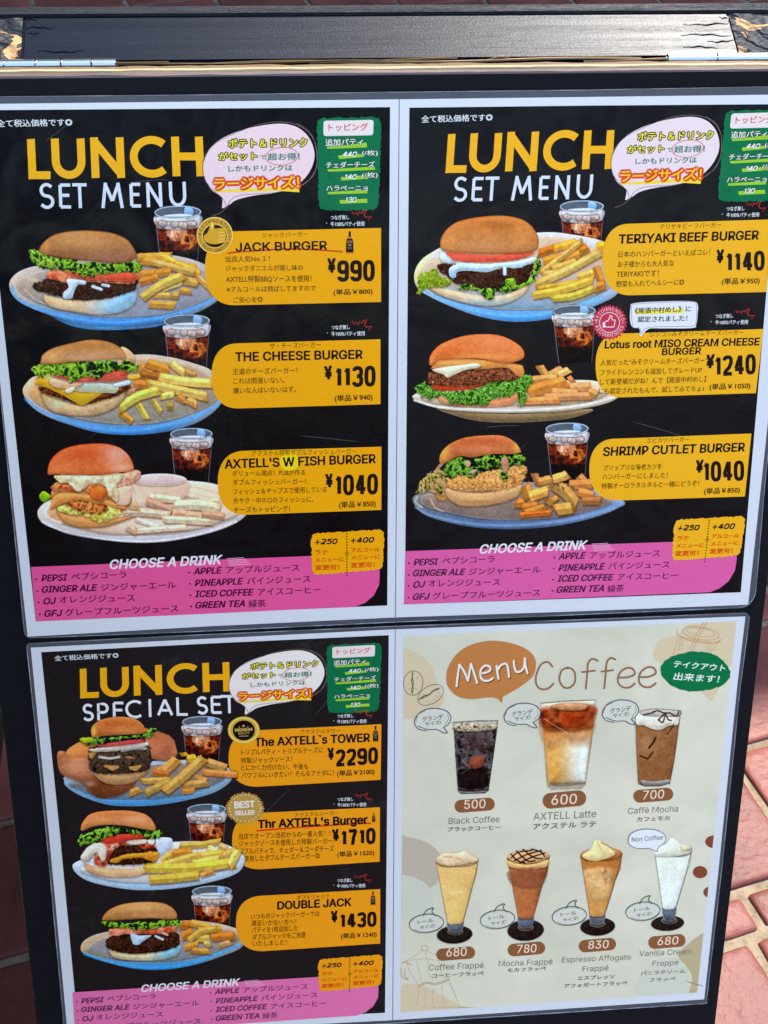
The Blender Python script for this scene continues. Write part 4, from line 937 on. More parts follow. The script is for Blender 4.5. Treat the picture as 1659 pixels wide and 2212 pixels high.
# red rosette and white bubble on page two
t = np.linspace(0, 2*pi, 120, endpoint=False)
p2.mesh('red_badge', [shape(C, [(980+(72+4.5*cos(28*a))*cos(a), 968+(72+4.5*cos(28*a))*sin(a)) for a in t])], (190, 52, 78), 9)
p2.mesh('badge_ring', [stroke(C, [(980+43*cos(a), 969+43*sin(a)) for a in np.linspace(0, 2*pi, 40)], 3, False, cap=False)]+arctext(C, 'RECOMMENDED', 980, 968, 50, -170, -12, 14, .02)+arctext(C, 'RECOMMENDED', 980, 968, 49, 160, 20, 14, .02, inward=True)+[ellipse(C, 980+57*cos(radians(a)), 968+57*sin(radians(a)), 2.5, 2.5, n=6) for a in (-181, 2)], (236, 204, 214), 9.5)
p2.mesh('badge_thumb', [stroke(C, [(962, 965), (972, 962), (980, 950), (982, 938), (990, 940), (990, 958), (1004, 958), (1002, 972), (998, 988), (968, 988), (962, 986)], 4, False), shape(C, [(950, 968), (961, 967), (961, 990), (951, 990)])], (240, 220, 228), 9.6)
p2.mesh('white_bubble', [shape(C, [(1085, 886), (1210, 878), (1335, 878), (1358, 895), (1357, 930), (1352, 975), (1335, 992), (1210, 994), (1148, 996), (1112, 1028), (1108, 996), (1080, 990), (1068, 960), (1070, 905)], True)], (222, 222, 234), 8)
p2.mesh('bubble_outline', [stroke(C, [(1085, 890), (1210, 882), (1335, 880), (1352, 900), (1350, 970), (1330, 984), (1150, 990), (1116, 1018), (1110, 992), (1080, 985), (1074, 900), (1085, 890)], 2)], (130, 120, 140), 8.5)
p2.mesh('yellow_marker', [shape(C, [(1092, 915), (1300, 908), (1300, 928), (1092, 936)])], (236, 220, 90), 8.6)
p2.mesh('bubble_text', [T(C, '《尾張中村めし》に', 1088, 931, 1328, 922, 25, .02), T(C, '認定されました！', 1100, 968, 1312, 962, 25, .02)], (40, 40, 44), 9)
# round black and gold seal, and the serrated gold seal, on page three
R3 = fr(200, 2760, .51838)
p3.mesh('gold_seal', [ellipse(R3, 1466, 222, 122, 104)], (206, 164, 62), 9)
p3.mesh('seal_rim', [stroke(R3, [(1466+108*cos(a), 222+92*sin(a)) for a in np.linspace(0, 2*pi, 40)], 10, False, cap=False)], (236, 208, 110), 9.3)
p3.mesh('seal_centre', [ellipse(R3, 1466, 224, 84, 76)], (24, 18, 12), 9.5)
p3.mesh('seal_lettering', [T(R3, 'PREMIUM', 1400, 234, 1530, 226, 22, .03), T(R3, 'QUALITY', 1424, 254, 1510, 250, 14, .01), T(R3, '★', 1450, 202, 1478, 200, 24), T(R3, '★', 1424, 206, 1438, 205, 12), T(R3, '★', 1490, 203, 1504, 202, 12), stroke(R3, [(1430, 268), (1500, 266)], 4)], (214, 178, 96), 9.8)
t = np.linspace(0, 2*pi, 160, endpoint=False)
p3.mesh('serrated_seal', [shape(R3, [(1475+(140+7*math.copysign(1, sin(40*a)))*cos(a), 815+(118+6*math.copysign(1, sin(40*a)))*sin(a)) for a in t])], (186, 146, 72), 9)
p3.many('seal_bead', [ellipse(R3, 1475+118*cos(a), 815+100*sin(a), 5.5, 5.5, n=8) for a in np.linspace(0, 2*pi, 24, endpoint=False)], (226, 204, 160), 9.4)
p3.mesh('seal_lettering', [T(R3, 'BEST', 1398, 815, 1548, 806, 48, .05), T(R3, 'SELLER', 1400, 868, 1548, 862, 32, .045)], (228, 218, 208), 9.6)
# ------------------------------------------------------------------ coffee page
def cl(S):      # keep a shape inside page four's print
    S = S.copy(); y = S[:, 1]
    xl = 1589+(1577-1589)*(y-2503)/(3987-2503); xr = 2901+(2746-2901)*(y-2446)/(3909-2446)
    S[:, 0] = np.clip(S[:, 0], xl+1, xr-1)
    yb = 3987+(3909-3987)*(S[:, 0]-1577)/(2746-1577); yt = 2503+(2446-2503)*(S[:, 0]-1589)/(2901-1589)
    S[:, 1] = np.clip(S[:, 1], yt+1, yb-1); return S
def clipped(q): return (cl(q[0]), q[1])
m_, nt, bs = mk('grey_stone_print'); a1 = albedo((203, 201, 184)); a2 = albedo((222, 218, 201))
geo = node(nt, 'ShaderNodeNewGeometry'); n1 = node(nt, 'ShaderNodeTexNoise', i_Scale=13, i_Detail=7, i_Roughness=.6, i_Distortion=.8); nt.links.new(geo.outputs['Position'], n1.inputs['Vector'])
cr = node(nt, 'ShaderNodeValToRGB'); e = cr.color_ramp.elements; e[0].position = .34; e[0].color = (*a1, 1); e[1].position = .68; e[1].color = (*a2, 1)
nt.links.new(n1.outputs[0], cr.inputs[0]); nt.links.new(cr.outputs[0], bs.inputs['Base Color']); bs.inputs['Specular IOR Level'].default_value = .055; film_relief(nt, bs)
GREYP = m_
p4.mesh('grey_background', [poly([(1589, 2503), (2250, 2474), (2901, 2446), (2746, 3909), (2160, 3947), (1577, 3987)])], None, 1, mat=GREYP)
p4.many('beige_patch', [clipped(shape(G, [(80, 175), (150, 185), (215, 240), (248, 330), (270, 400), (200, 445), (80, 460), (60, 300)], True)), clipped(shape(G, [(1172, 170), (1200, 130), (1270, 110), (1330, 60), (1480, 30), (1560, 40), (1560, 180), (1480, 260), (1430, 380), (1390, 370), (1300, 260), (1180, 220)], True)),
    clipped(shape(H, [(70, 760), (140, 735), (220, 760), (330, 820), (400, 860), (60, 900)], True))], (212, 194, 164), 2)
p4.mesh('taupe_patch', [clipped(shape(H, [(60, 110), (120, 105), (190, 125), (245, 165), (265, 230), (240, 300), (200, 320), (140, 275), (60, 270)], True))], (188, 176, 162), 2)
p4.mesh('khaki_patch', [clipped(shape(H, [(1425, 515), (1370, 525), (1320, 560), (1275, 610), (1300, 650), (1332, 700), (1320, 770), (1290, 830), (1440, 820)], True))], (184, 168, 134), 2)
p4.many('pale_patch', [clipped(shape(H, [(60, 280), (130, 275), (195, 310), (225, 380), (190, 430), (60, 450)], True)), clipped(shape(H, [(1100, 790), (1120, 690), (1170, 640), (1250, 620), (1310, 660), (1325, 740), (1290, 800)], True))], (204, 203, 190), 2.5)
p4.many('brown_dot', [ellipse(H, 1368, 255, 31, 26), clipped(ellipse(H, 1428, 125, 38, 27)), clipped(ellipse(H, 1412, 341, 30, 24))], (132, 70, 50), 4)
BR = (104, 94, 82); LT = (192, 172, 148); OC = (196, 140, 96)
def ell(cx, cy, rx, ry, a=0, a0=0, a1=2*pi, n=26): return [(cx+rx*cos(t)*cos(a)-ry*sin(t)*sin(a), cy+rx*cos(t)*sin(a)+ry*sin(t)*cos(a)) for t in np.linspace(a0, a1, n)]
p4.mesh('coffee_bean_drawing', [stroke(I4, ell(112, 592, 90, 115, .08), 5, False), stroke(I4, ell(275, 702, 132, 82, -.55), 5, False), stroke(I4, [(106, 482), (104, 540), (112, 600), (98, 660), (112, 700)], 9, taper=True), stroke(I4, [(112, 500), (96, 580), (114, 640), (104, 690)], 6, taper=True),
    stroke(I4, [(160, 752), (215, 712), (260, 700), (300, 665), (365, 635)], 12, taper=True), stroke(I4, [(180, 742), (240, 715), (290, 672), (350, 650)], 6, taper=True)]+[stroke(I4, [(x, y), (x+dx, y+dy)], 3, False) for x, y, dx, dy in ((60, 600, 22, 3), (135, 545, 25, -3), (66, 650, 18, -14), (130, 640, 16, 16), (80, 560, 14, 4), (225, 770, 16, -6), (300, 745, 18, -4), (320, 720, 18, -6), (200, 690, 10, 10), (340, 690, 14, -8), (255, 782, 18, -5))], BR, 5)
p4.mesh('takeaway_cup_drawing', [stroke(J4, ell(1138, 128, 172, 58, .16), 6, False), stroke(J4, ell(1136, 118, 130, 38, .16), 4, False), stroke(J4, ell(1118, 150, 205, 62, .16, .15, 2.95), 6, False), stroke(J4, [(918, 92), (914, 130), (960, 160), (1110, 195), (1240, 215), (1305, 212), (1320, 180)], 5), stroke(J4, [(925, 150), (905, 230), (880, 330)], 4, False), stroke(J4, [(945, 160), (918, 300)], 3, False),
    stroke(J4, [(1282, 222), (1255, 270), (1222, 312)], 4, False), stroke(J4, [(1210, 225), (1185, 305)], 3, False), stroke(J4, [(1240, 228), (1215, 300)], 3, False), stroke(J4, [(1165, 25), (1100, 130), (1035, 280)], 5, False), stroke(J4, [(1195, 25), (1130, 130), (1060, 290)], 5, False)]+[stroke(J4, [(960+q*26, 166+q*5.2), (957+q*26, 182+q*5.2)], 3, False) for q in range(13)]+[stroke(J4, [(950+x, 180), (935+x, 290)], 3, False) for x in (0, 22)], OC, 3)
p4.mesh('moka_pot_drawing', [stroke(K4, ell(242, 1145, 30, 24), 7, False), stroke(K4, [(225, 1165), (180, 1200), (68, 1262), (250, 1245), (370, 1260)], 5, False), stroke(K4, [(255, 1168), (300, 1190), (370, 1215), (378, 1262)], 5, False), stroke(K4, [(250, 1170), (262, 1240)], 4, False), stroke(K4, [(68, 1262), (105, 1370), (190, 1500)], 6, False), stroke(K4, [(165, 1262), (190, 1360), (215, 1460)], 4, False), stroke(K4, [(275, 1250), (270, 1350), (320, 1450)], 4, False), stroke(K4, [(378, 1262), (400, 1400), (470, 1450)], 5, False),
    stroke(K4, [(30, 1285), (68, 1275), (110, 1300)], 12), stroke(K4, [(60, 1340), (55, 1400), (90, 1440), (30, 1410), (22, 1330)], 10), stroke(K4, [(190, 1500), (260, 1470), (350, 1480), (470, 1440)], 22), stroke(K4, [(190, 1520), (178, 1600), (172, 1680)], 6, False), stroke(K4, [(245, 1530), (250, 1700)], 5, False), stroke(K4, [(330, 1520), (310, 1600), (330, 1700)], 7, False), stroke(K4, [(400, 1500), (430, 1700)], 5, False), stroke(K4, [(478, 1470), (560, 1660)], 8, False)], LT, 3)
p4.mesh('takeout_label', [jagged(G, [(1348+150*cos(a)+6*sin(3*a), 266+86*sin(a)) for a in np.linspace(0, 2*pi, 22, endpoint=False)], 2.2, 12, 3)], (4, 112, 68), 6)
p4.mesh('takeout_text', [T(G, 'テイクアウト', 1252, 247, 1472, 266, 30, .016), T(G, '出来ます！', 1253, 301, 1446, 314, 32, .014)], (222, 232, 226), 7)
p4.mesh('menu_bubble', [shape(I4, [(420, 560), (440, 440), (520, 320), (640, 240), (800, 200), (960, 205), (1130, 255), (1230, 330), (1258, 420), (1225, 530), (1120, 620), (985, 700), (950, 722), (940, 778), (925, 765), (895, 738), (820, 725), (640, 742), (520, 712), (445, 640)], True)], (190, 124, 70), 4)
MS = [[(515, 622), (530, 500), (542, 420)], [(542, 420), (590, 490), (622, 570)], [(622, 570), (640, 470), (650, 412)], [(650, 412), (680, 500), (708, 590)], [(745, 500), (790, 494), (830, 470), (820, 435), (780, 430), (745, 465), (738, 520), (760, 562), (810, 570), (855, 545)], [(890, 430), (898, 500), (908, 552)], [(898, 470), (930, 425), (975, 412), (995, 450), (1005, 535)], [(1050, 385), (1055, 440), (1075, 485), (1115, 480), (1145, 440), (1152, 360)], [(1155, 365), (1160, 430), (1178, 500)]]
p4.mesh('menu_lettering_shadow', [stroke(I4, [(x+9, y+10) for x, y in q], 22) for q in MS], (128, 76, 42), 5)
p4.mesh('menu_lettering', [stroke(I4, q, 20) for q in MS], (236, 226, 218), 6)
CF = [[(735, 245), (715, 225), (685, 238), (665, 285), (668, 325), (690, 342), (718, 338), (740, 318)], [(800, 250), (775, 262), (765, 300), (780, 330), (805, 336), (830, 315), (832, 275), (818, 255), (800, 250)], [(930, 220), (905, 212), (888, 232), (884, 280), (878, 340)], [(862, 268), (885, 266), (918, 262)], [(1005, 214), (985, 208), (968, 228), (963, 280), (957, 338)], [(945, 266), (965, 264), (995, 260)],
      [(1025, 292), (1060, 290), (1088, 276), (1078, 254), (1050, 252), (1022, 275), (1016, 310), (1035, 332), (1065, 334), (1088, 318)], [(1115, 290), (1150, 288), (1178, 272), (1168, 250), (1140, 249), (1112, 272), (1106, 308), (1125, 330), (1155, 332), (1178, 316)]]
p4.mesh('coffee_lettering_halo', [stroke(G, q, 14) for q in CF], (222, 216, 208), 4)
p4.mesh('coffee_lettering', [stroke(G, q, 9) for q in CF], (148, 108, 76), 5)
GT = (128, 122, 112); GD = (92, 86, 76); WB_ = (232, 206, 184)
def pill(f, x0, y0, x1, y1):
    r = (y1-y0)/2*.95; tl = (y1-y0)*.08; P = [(x0+r+r*cos(a), (y0+y1)/2+tl+r*sin(a)) for a in np.linspace(pi/2, 3*pi/2, 12)]+[(x1-r+r*cos(a), (y0+y1)/2-tl+r*sin(a)) for a in np.linspace(-pi/2, pi/2, 12)]
    return shape(f, P)
p4.many('price_pill', [pill(G, 316, 810, 488, 868), pill(G, 693, 779, 880, 850), pill(G, 1082, 767, 1253, 825), pill(H, 237, 577, 404, 632), pill(H, 543, 556, 704, 613), pill(H, 848, 540, 1008, 596), pill(H, 1146, 524, 1306, 581)], (138, 90, 58), 5)
p4.many('price_number', [T(f, s, *q, .012) for f, s, q in ((G, '500', (357, 855, 447, 850, 37)), (G, '600', (730, 837, 838, 832, 42)), (G, '700', (1122, 814, 1212, 809, 37)), (H, '680', (280, 617, 366, 613, 36)), (H, '780', (583, 602, 665, 598, 35)), (H, '830', (888, 584, 974, 580, 34)), (H, '680', (1185, 568, 1272, 564, 34)))], WB_, 6)
p4.many('drink_name', [T(f, s, *q, .006) for f, s, q in ((G, 'Black Coffee', (290, 920, 508, 911, 26)), (G, 'AXTELL Latte', (653, 904, 922, 890, 31)), (G, 'Caffè Mocha', (1058, 876, 1273, 866, 25)), (H, 'Coffee Frappé', (206, 677, 440, 665, 25)), (H, 'Mocha Frappé', (505, 660, 735, 650, 24)), (H, 'Espresso Affogato', (775, 643, 1070, 630, 23)), (H, 'Frappé', (863, 682, 975, 676, 23)), (H, 'Vanilla Cream', (1106, 616, 1330, 606, 23)), (H, 'Frappé', (1163, 658, 1275, 652, 22)))], GT, 5)
p4.many('drink_reading', [T(f, s, *q, .014) for f, s, q in ((G, 'ブラックコーヒー', (285, 953, 513, 943, 20)), (G, 'アクステル ラテ', (652, 944, 922, 932, 27)), (G, 'カフェモカ', (1097, 910, 1237, 903, 20)), (H, 'コーヒーフラッペ', (220, 710, 440, 698, 20)), (H, 'モカフラッペ', (542, 685, 707, 676, 18)), (H, 'エスプレッソ', (842, 719, 1000, 711, 18)), (H, 'アフォガートフラッペ', (785, 752, 1055, 738, 18)), (H, 'パニラクリーム', (1113, 698, 1303, 687, 18)), (H, 'フラッペ', (1150, 727, 1262, 720, 18)))], GD, 5)
for dx, dy in ((0, 0), (384, -22), (805, -36)):
    g = (lambda dx, dy: (lambda x, y: G(x+dx, y+dy)))(dx, dy)
    p4.mesh('size_bubble', [shape(g, [(145, 480), (165, 440), (215, 425), (270, 432), (298, 460), (292, 490), (268, 508), (274, 524), (284, 528), (262, 524), (238, 512), (190, 518), (155, 505)], True)], (210, 208, 200), 6)
    p4.mesh('size_bubble_outline', [stroke(g, [(268, 506), (292, 488), (299, 458), (275, 432), (220, 424), (170, 440), (144, 478), (158, 510), (195, 520)], 4), stroke(g, [(160, 500), (200, 514), (238, 514), (262, 526), (285, 528), (268, 505)], 4), stroke(g, [(285, 450), (289, 470), (272, 495)], 2), stroke(g, [(150, 480), (160, 450), (190, 435)], 2)], (84, 88, 88), 6.5)
    p4.mesh('size_text', [T(g, 'グランデ', 178, 482, 267, 470, 22, .014), T(g, 'サイズ!', 190, 501, 258, 492, 18, .014)], GD, 7)
for cx, cy in ((195, 475), (500, 458), (808, 443), (1123, 423)):
    g = (lambda cx, cy: (lambda x, y: H(x+cx, y+cy)))(cx, cy)
    p4.mesh('size_bubble', [ellipse(g, 0, 3, 73, 38, -.1)], (210, 208, 200), 6)
    p4.mesh('size_bubble_outline', [stroke(g, ell(0, 0, 74, 40, -.1), 3.5, False), stroke(g, ell(3, 2, 66, 34, -.1, .3, 2.6), 2, False), stroke(g, [(-14, -32), (0, -55), (30, -67), (24, -50), (38, -32)], 4)], (84, 88, 88), 6.5)
    p4.mesh('size_text', [T(g, 'トール', -37, 4, 30, -6, 18, .014), T(g, 'サイズ!', -27, 26, 37, 17, 16, .014)], GD, 7)
p4.mesh('non_coffee_bubble', [shape(H, [(1060, 120), (1075, 88), (1120, 72), (1175, 74), (1215, 95), (1218, 125), (1190, 148), (1184, 168), (1172, 168), (1150, 152), (1100, 152), (1070, 140)], True)], (228, 228, 238), 8)
p4.mesh('non_coffee_outline', [stroke(H, [(1184, 168), (1190, 148), (1218, 125), (1215, 95), (1175, 74), (1120, 72), (1075, 88), (1060, 120), (1070, 140), (1100, 153), (1150, 154), (1184, 168)], 3)], (110, 110, 116), 8.5)
p4.mesh('non_coffee_text', [T(H, 'Non Coffee', 1075, 125, 1208, 115, 19, .008)], (110, 108, 104), 9)
for q in ([(1750, 2960), (1880, 3040), (1950, 3120)], [(1700, 3120), (1760, 3160)], [(2380, 2990), (2450, 3060)], [(2620, 2720), (2700, 2740), (2760, 2790), (2690, 2800), (2640, 2760)], [(1840, 2720), (1900, 2760), (1920, 2830)], [(2560, 2900), (2640, 3000), (2660, 3090)], [(1640, 2900), (1700, 2960)], [(2200, 3100), (2290, 3060), (2320, 2990)]):
    p4.mesh('crease_glint', [stroke(lambda u, v: (u, v), q, 2, taper=True)], (214, 214, 204), 2.8)  # highlights on the film's creases, painted as pale strokes
p4.mesh('pen_scratch', [stroke(H, [(1308, 722), (1340, 732), (1382, 744)], 3, taper=True)], (120, 110, 104), 3)
# ------------------------------------------------------------------ photographs printed on the pages
def glass_photo(pg, xl, yl, xr, yr, slot, cut=1.15):
    """whisky-style tumbler of cola; (xl,yl)-(xr,yr) is the rim's widest line in photo pixels, cut = visible height in rim widths"""
    wpx = math.hypot(xr-xl, yr-yl); k = wpx/350.; a = math.atan2(yr-yl, xr-xl)
    f = lambda x, y: (xl+(x*cos(a)-y*sin(a))*k, yl+(x*sin(a)+y*cos(a))*k)
    c = Canvas(f, -14, -60, 364, 350*cut, max(3.2, 1.75/k))
    H_ = 420
    sd_ = lambda y: 30*y/H_*1.0
    body = [(2, 0), (348, 0), (340, 110), (330, 230), (322, 330), (312, 420), (40, 420), (32, 330), (22, 230), (12, 110)]
    c.blob(body, (22, 12, 12), (14, 10, 12), (60, 50, 54), 5, smooth=False, alpha=1)
    c.blob([(12, 108), (60, 122), (180, 130), (290, 122), (340, 100), (336, 180), (326, 290), (290, 300), (230, 306), (150, 295), (80, 290), (28, 270)], (120, 44, 24), (60, 22, 18), None, 10, .3, .02, 10, 16, .03, pal=[(20, 8, 10), (60, 22, 18), (128, 52, 28), (44, 16, 16), (168, 92, 54)], pf=.016, seed=3)
    c.blob([(90, 140), (150, 122), (230, 130), (245, 170), (225, 215), (150, 220), (110, 190)], (222, 150, 112), (190, 96, 60), None, 8, .3, .03, 12, 16, .03, pal=[(150, 66, 40), (226, 160, 120), (200, 110, 76), (238, 196, 160)], pf=.02, seed=5)
    c.blob([(200, 180), (260, 160), (305, 190), (300, 250), (240, 285), (190, 250)], (190, 92, 40), (90, 34, 20), None, 8, .4, .03, 14, 18, .03, pal=[(70, 26, 16), (180, 88, 40), (214, 130, 66), (60, 20, 14)], pf=.018, seed=9)
    c.blob([(4, 30), (170, 52), (346, 26), (340, 100), (300, 122), (180, 132), (60, 122), (12, 104)], (150, 158, 176), (176, 150, 146), None, 8, .12, .03, 4, 2, .05, pal=[(96, 92, 100), (176, 178, 190), (216, 204, 206), (150, 110, 100)], pf=.022, seed=2)
    for x, y in ((60, 75), (150, 82), (210, 92), (280, 80)):
        c.blob([(x-34, y+12), (x-20, y-18), (x+22, y-14), (x+36, y+16), (x, y+30)], (214, 200, 196), (186, 152, 142), (110, 76, 68), 9, .2, .05, 5, 6, .04)
    c.blob(ell(178, 52, 118, 17), (232, 226, 228), None, (214, 196, 196), 5, .05)
    c.blob(ell(175, 0, 170, 44), (70, 78, 88), (120, 128, 140), None, 6, .1, .02, 3)
    c.blob([(228, -34), (290, -22), (282, 34), (232, 44)], (150, 186, 226), (110, 140, 176), None, 6, .08, .02, 6)
    c.blob(ell(175, 30, 118, 16), (222, 222, 226), None, None, 6, .06, .02, 5, alpha=.9)
    c.line(ell(175, 0, 172, 46), 8, (176, 190, 208), 1, 3, .2, smooth=False)
    c.line(ell(175, 0, 162, 38, 0, .2, pi-.2), 4, (70, 74, 82), .8, 3, .1, smooth=False)
    c.line([(4, 4), (14, 110), (24, 230), (34, 340), (44, 418)], 5, (130, 140, 160), .85); c.line([(346, 4), (340, 110), (328, 230), (318, 340), (310, 418)], 5, (126, 118, 130), .8)
    c.line([(250, 300), (244, 420)], 6, (60, 34, 34), .7, 6); c.line([(292, 290), (284, 420)], 5, (74, 52, 54), .7, 6)
    c.line([(100, 300), (120, 330), (112, 372), (150, 352)], 7, (72, 38, 32), .6, 8)
    o = c.emit(pg, 'cola_glass_photo', slot); return o
def S_(f, x, y): return f(x, y)
P1f, P2f, P3f = fr(0, 800, .51838), fr(60, 1230, .51838), fr(120, 1660, .51838)
P4f, P5f, P6f = fr(1600, 780, .51838), fr(1600, 1190, .51838), fr(1600, 1640, .51838)
P7f, P8f, P9f = fr(200, 2760, .51838), fr(240, 3100, .51838), fr(260, 3450, .51838)
for pg, f, xl, yl, xr, yr, slot, cut in ((p1, P1f, 1174, 72, 1528, 66, 2.2, 1.2), (p1, P2f, 1128, 68, 1478, 62, 3.2, 1.2), (p1, P3f, 1062, 96, 1382, 92, 4.2, 1.25), (p2, P4f, 1167, 66, 1500, 62, 2.2, .8), (p2, P5f, 1110, 70, 1438, 64, 3.2, 1.72), (p2, P6f, 1058, 96, 1384, 90, 4.2, 1.35),
        (p3, P7f, 998, 160, 1298, 156, 2.2, 1.15), (p3, P8f, 960, 170, 1254, 166, 3.2, 1.0), (p3, P9f, 958, 118, 1258, 112, 4.2, .9)):
    a, b = f(xl, yl), f(xr, yr); glass_photo(pg, *a, *b, slot, cut)
LET = [(14, 34, 8), (30, 66, 14), (54, 102, 22), (92, 140, 32), (140, 180, 52)]
LETD = [(14, 34, 16), (30, 66, 24), (52, 100, 36), (90, 138, 50), (128, 168, 64)]
PAT = [(26, 14, 10), (54, 32, 22), (84, 52, 36), (44, 24, 18), (118, 82, 60)]
BLUE = (62, 142, 222)
K = 3.6
def plate(c, out, inn, rim, mid, low=None, lowc=BLUE):
    c.blob(out, rim, lowc if lowc is not None else rim, (150, 150, 160), 6, .04, .01, 4)
    c.blob(inn, mid, mid, tuple(int(v*.86) for v in mid), 26, .10, .012, 8)
# 1 jack burger
c = Canvas(P1f, 40, 180, 1690, 975, K)
c.blob([(390, 840), (800, 930), (1300, 850), (1240, 925), (1000, 958), (720, 962), (520, 925)], (70, 130, 190), (96, 148, 190), None, 8, .08, .01)
c.blob([(70, 625), (100, 555), (200, 495), (400, 460), (1000, 388), (1250, 388), (1450, 425), (1600, 490), (1690, 580), (1690, 700), (1560, 800), (1380, 868), (1100, 918), (840, 935), (600, 910), (380, 850), (200, 780), (105, 710)], (186, 170, 160), BLUE, (160, 170, 190), 5, .04, .01, side=((214, 190, 172), 60, 420))
c.blob([(130, 620), (180, 560), (400, 500), (1000, 430), (1300, 430), (1500, 480), (1640, 580), (1640, 680), (1480, 770), (1250, 840), (1000, 862), (760, 858), (520, 815), (300, 755), (180, 690)], (166, 146, 136), (150, 156, 176), (196, 178, 166), 18, .10, .012, side=((182, 158, 140), 130, 460))
c.line([(180, 650), (300, 745), (520, 815), (760, 855)], 10, (226, 196, 166), .55, 10)
c.line([(90, 640), (130, 720), (300, 805), (600, 880), (900, 905), (1250, 860), (1560, 760), (1680, 690)], 22, (92, 168, 240), .8, 16)
c.fries([(1040, 410, 1300, 400, 60), (1080, 430, 1500, 500, 70, 0, (228, 160, 60)), (1200, 390, 1520, 540, 54, 0, (236, 170, 66)), (1140, 440, 1480, 530, 56, 0, (232, 190, 104)), (1050, 540, 1300, 520, 60, 0, (206, 140, 60)), (1060, 600, 1200, 560, 56, 0, (190, 120, 50)), (1280, 560, 1510, 610, 62, 0, (230, 180, 92)), (1500, 560, 1610, 660, 46, 0, (222, 170, 100)), (1230, 650, 1390, 590, 56, 0, (214, 196, 122)), (1360, 660, 1450, 670, 50, 0, (206, 156, 70)), (1170, 700, 1300, 700, 44, 0, (206, 164, 84)), (1300, 700, 1360, 700, 60, 0, (206, 170, 84)), (1080, 720, 1400, 545, 66, -20, (222, 188, 90)), (1130, 765, 1330, 775, 58, 0, (204, 150, 66))])
c.blob([(330, 690), (360, 700), (560, 735), (850, 720), (1030, 610), (1042, 690), (1010, 780), (900, 835), (760, 850), (600, 830), (420, 800), (345, 755)], (232, 184, 120), (220, 190, 160), (188, 140, 96), 14, .12, .02, side=((150, 190, 216), 900, 560))
c.blob([(300, 600), (450, 540), (760, 560), (1020, 560), (1036, 640), (980, 680), (760, 730), (560, 735), (470, 715), (330, 680), (262, 655), (256, 605), (290, 575)], (60, 36, 26), (44, 26, 18), (30, 18, 14), 12, .35, .06, 5, 12, .06, pal=PAT, pf=.045)
c.blob([(350, 545), (400, 500), (520, 500), (800, 530), (1010, 520), (1026, 590), (980, 615), (800, 605), (640, 600), (560, 620), (430, 585), (380, 580)], (212, 92, 56), (188, 74, 44), None, 10, .25, .03, 5, 8, .04, pal=[(170, 60, 34), (224, 104, 66), (236, 150, 110), (200, 80, 50)], pf=.02)
c.blob([(495, 515), (700, 545), (1020, 530), (1030, 585), (860, 590), (600, 570)], (226, 96, 64), (204, 80, 58), (240, 140, 100), 8, .12, .02)
c.blob([(505, 580), (560, 575), (650, 590), (645, 620), (590, 625), (560, 690), (545, 725), (485, 725), (480, 680), (520, 640)], (206, 216, 224), (190, 210, 226), (150, 150, 160), 7, .1, .03)
c.line([(705, 632), (770, 655)], 22, (210, 216, 222)); c.line([(780, 620), (825, 628)], 22, (200, 206, 214)); c.line([(222, 575), (280, 590)], 26, (212, 190, 160), .9)
c.blob([(235, 358), (300, 365), (420, 400), (600, 440), (800, 450), (960, 440), (1060, 450), (1078, 500), (1010, 520), (900, 530), (780, 545), (660, 560), (560, 530), (430, 505), (320, 495), (260, 455), (232, 405)], (60, 110, 30), None, None, 8, .2, .05, 5, 26, .03, pal=LET, pf=.028, ridge=True, side=None)
c.blob([(235, 358), (300, 365), (400, 405), (420, 470), (320, 490), (262, 450), (236, 405)], (130, 170, 50), None, None, 8, .2, .05, 8, 20, .04, pal=LET[1:]+[(188, 210, 90)], pf=.035, ridge=True, alpha=.85)
c.blob([(298, 365), (330, 300), (410, 240), (540, 212), (700, 208), (860, 228), (970, 280), (1022, 350), (1040, 405), (1010, 430), (960, 450), (850, 455), (700, 440), (520, 425), (380, 400)], (192, 132, 78), (150, 96, 60), (120, 66, 32), 16, .10, .012, hl=[(640, 290, 260, 60, (204, 150, 98), .7), (820, 400, 180, 50, (160, 112, 88), .8), (345, 330, 40, 60, (214, 150, 84), .7)])
c.emit(p1, 'burger_plate_photo', 2.7, label='jack burger with a blue-edged plate of fries')
# 2 cheese burger
c = Canvas(P2f, 30, 180, 1590, 940, K)
c.blob([(56, 600), (90, 530), (160, 480), (400, 400), (900, 322), (1150, 335), (1350, 385), (1500, 450), (1580, 600), (1570, 680), (1490, 770), (1350, 850), (1150, 905), (900, 930), (640, 915), (400, 850), (220, 780), (110, 700)], (200, 180, 160), BLUE, (160, 160, 176), 5, .04, .01, side=((232, 196, 156), 50, 420))
c.blob([(110, 600), (180, 520), (420, 440), (900, 350), (1150, 365), (1400, 430), (1530, 560), (1530, 660), (1400, 740), (1200, 810), (1000, 846), (800, 850), (560, 820), (330, 765), (170, 690)], (190, 150, 120), (150, 148, 140), (214, 180, 150), 20, .1, .012, side=((226, 168, 110), 110, 420))
c.line([(80, 660), (200, 750), (420, 830), (700, 890), (950, 890), (1250, 830), (1480, 740), (1560, 670)], 24, (96, 168, 236), .8, 16)
c.blob([(800, 270), (850, 275), (905, 330), (900, 380), (820, 380)], (236, 196, 150), (220, 160, 110), None, 8, .08)
